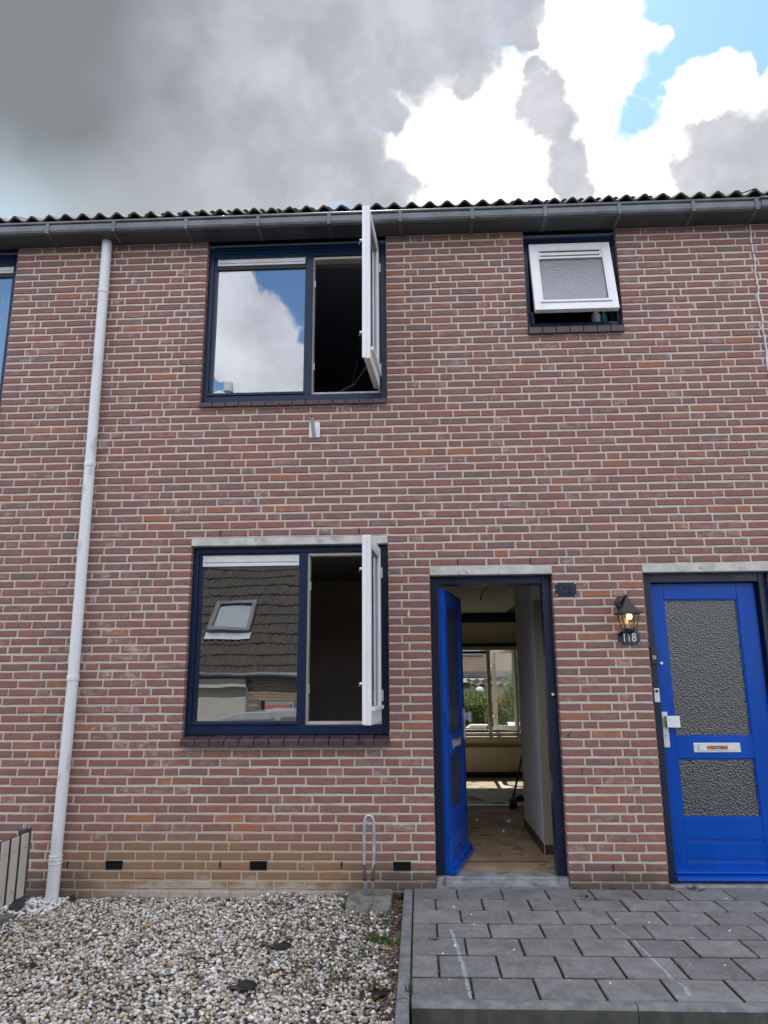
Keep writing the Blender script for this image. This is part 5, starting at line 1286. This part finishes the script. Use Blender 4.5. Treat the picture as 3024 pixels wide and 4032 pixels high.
gw = MB().frame_xz(-3.0, .36, .2, 1.25, .07, .07, .06, .06, .05, .12); gw.box(-1.3,-1.22,.05,.12,.26,1.19); gwo = gw.build('window', M_['white'], rb); MB().box(-2.95,.31,.08,.086,.25,1.2).build('pane', M_['pane2'], rb)
MB().add([(-8,-.3,5.2),(9,-.3,5.2),(9,4,8),(-8,4,8),(-8,8,5.2),(9,8,5.2)], [(0,1,2,3),(3,2,5,4)]).build('roof', M_['tile'], rb)

# ================================================================== ACROSS THE STREET (mirrored in the panes)
oh = thing('opposite_house', 'dark tiled house across the street, seen mirrored in the lower window', 'house', (-3.6, -10.0, -.85))
B0 = 2.34
OW = [(-1.15,.0,.9,2.28),(.30,.98,.1,1.87)]
holed(MB(), -7, 8, 0, B0, OW, -.3, .0).build('wall', M_['opp'], oh)
lit_ = MB()
for r_ in range(37):
    z0_ = r_*.0625+.008; x = -3.0-(.11 if r_ % 2 else 0)
    while x < 3.2:
        e = x+.205; zc = z0_+.02
        if not any(a-.02 < e and x < b+.02 and c_ < zc < d_ for a, b, c_, d_ in OW): lit_.box(x, e, .0, .004, z0_, z0_+.046)
        x = e+.012
tag(lit_.build('bricks', M_['brick2'], oh), kind='stuff')
ro = MB(); n_c = 15; SW = .15
def opp(xx, s_, h_): return (xx, -s_*.7071-h_*.0+.12+h_*.7071, B0+.02+s_*.7071+h_*.7071)
tiles_ = MB()
for c_ in range(19):
    vs = []; nx = 300
    for s_, up in ((c_*.335, .03), (c_*.335+.36, .0)):
        for i in range(nx+1):
            xx = -5+i*11.0/nx; vs.append(opp(xx, s_, up+.020*math.cos(xx/.146*2*math.pi)+.004*math.sin(xx*13+c_*2.1)))
    for i in range(nx+1):
        xx = -5+i*11.0/nx; vs.append(opp(xx, c_*.335, -.01))
    N_ = nx+1; tiles_.add(vs, [(i, N_+i, N_+i+1, i+1) for i in range(nx)]+[(i, i+1, 2*N_+i+1, 2*N_+i) for i in range(nx)])
rfo = tiles_.build('roof', M_['tile2'], oh)
MB().add([(-7,.1,B0-.02),(8,.1,B0-.02),(8,-4.5,B0+4.55),(-7,-4.5,B0+4.55),(-7,-9,B0),(8,-9,B0)], [(0,3,2,1),(3,4,5,2)]).build('roof_deck', M_['tile'], oh)
MB().tube([(-7,.17,B0+.03),(8,.17,B0+.03)], .06, 12).build('gutter', M_['zinc'], oh, smooth=True)
def oslab(mb, x0, x1, s0, s1, h0, h1):
    vs = [opp(x0,s0,h0),opp(x1,s0,h0),opp(x1,s1,h0),opp(x0,s1,h0),opp(x0,s0,h1),opp(x1,s0,h1),opp(x1,s1,h1),opp(x0,s1,h1)]
    mb.add(vs, [(0,1,2,3),(7,6,5,4),(0,4,5,1),(1,5,6,2),(2,6,7,3),(3,7,4,0)])
sk = MB(); a, b = -1.10, -.20
for q in ((a,a+.09,1.33,2.35),(b-.09,b,1.33,2.35),(a+.09,b-.09,1.33,1.43),(a+.09,b-.09,2.25,2.35)): oslab(sk, *q, .04, .15)
sko = sk.build('skylight', M_['zinc'], oh); sg = MB(); oslab(sg, a+.09, b-.09, 1.43, 2.25, .10, .11); sg.build('skylight_pane', M_['pane'], sko)
sb = MB(); oslab(sb, a+.05, b-.05, 1.40, 2.28, .04, .05); sb.build('skylight_blind', M_['galv'], sko)
fl = MB(); oslab(fl, a-.05, b+.06, 1.12, 1.33, .05, .065); fl.build('flashing', M_['galv'], sko)
rsb = MB(); rsb.box(-1.15,.0,.0,.10,2.12,2.28); rbx = rsb.build('shutter_box', M_['shutterbeige'], oh)
rss = MB(); rss.box(-1.12,-.03,-.06,-.04,.9,2.12)
for k in range(28): rss.box(-1.12,-.03,-.04,-.028,.905+k*.0435,.943+k*.0435)
rss.build('roller_shutter', M_['shutterbeige'], oh)
df = MB().frame_xz(.36, .92, .1, 1.80, .09, .09, .0, .09, -.10, .02); dfo = df.build('door_frame', M_['redpaint'], oh); MB().box(.45,.83,-.09,-.05,.1,1.71).build('door', M_['redpaint'], oh); MB().box(.50,.78,-.049,-.044,.9,1.62).build('door_pane', M_['pane2'], oh)
chm = MB().box(-2.2,-.9,-4.9,-4.1,B0+3.9,B0+6.3); chm.build('chimney', M_['opp'], oh)
flu = thing('flue_pipe', 'white flue pipe above the opposite roof, mirrored in the upper window', 'flue', (-5.47, -14.3, 7.6))
MB().tube([(0,0,0),(0,0,2.05)], .075, 14).build('pipe', M_['flue'], flu, smooth=True); smooth_angle(MB().lathe([(.10,2.05),(.145,2.08),(.145,2.36),(.11,2.40)], (0,0,0), 16).build('cowl', M_['flue'], flu, smooth=True))
# parked car between street and opposite house
car = thing('parked_car', 'silver car parked across the street, mirrored in the lower window', 'car', (-2.75, -7.9, -.60))
prof = [(-2.05,.35),(-2.1,.62),(-1.95,.86),(-1.2,.96),(-.62,1.42),(-.2,1.52),(.9,1.55),(1.5,1.46),(1.95,1.02),(2.1,.92),(2.12,.40),(1.9,.28),(-1.9,.28)]
bdy = MB(); n_ = len(prof); L_ = []
for yy, ins in ((-.86,0),(-.80,1),(.80,1),(.86,0)):
    for x_, z_ in prof:
        k_ = .14*max(0, z_-.95) if ins == 0 else 0
        L_.append((x_*(1 if ins else .985), yy*(1-k_*.9), z_*(1.0 if ins else .985)))
fs = []
for j in range(3):
    for i in range(n_): fs.append((j*n_+i, j*n_+(i+1)%n_, (j+1)*n_+(i+1)%n_, (j+1)*n_+i))
fs += [tuple(range(n_))[::-1], tuple(range(3*n_, 4*n_))]
bdy.add(L_, fs); bdy.build('body', M_['carpaint'], car, bevel=.03)
for s_ in (-1, 1):
    MB().add([(-.95,s_*.868,.99),(-.52,s_*.835,1.36),(.30,s_*.825,1.43),(.30,s_*.868,.99)], [(0,1,2,3)]).build('side_window', M_['pane2'], car)
    MB().add([(.38,s_*.868,.99),(.38,s_*.825,1.43),(1.35,s_*.83,1.38),(1.68,s_*.868,1.02)], [(0,1,2,3)]).build('side_window', M_['pane2'], car)
    MB().box(-.95,-.80,s_*.98-.08,s_*.98+.08,.95,1.08).build('wing_mirror', M_['black'], car, bevel=.02)
for x_ in (-1.3, 1.35):
    for s_ in (-1, 1):
        wv = MB().tube([(x_,s_*.88,.31),(x_,s_*.66,.31)], .31, 20); wo = wv.build('wheel', M_['tyre'], car); MB().tube([(x_,s_*.885,.31),(x_,s_*.80,.31)], .2, 16).build('rim', M_['grey'], wo)

print('objects', len(D.objects), 'bricks', len(bricks))
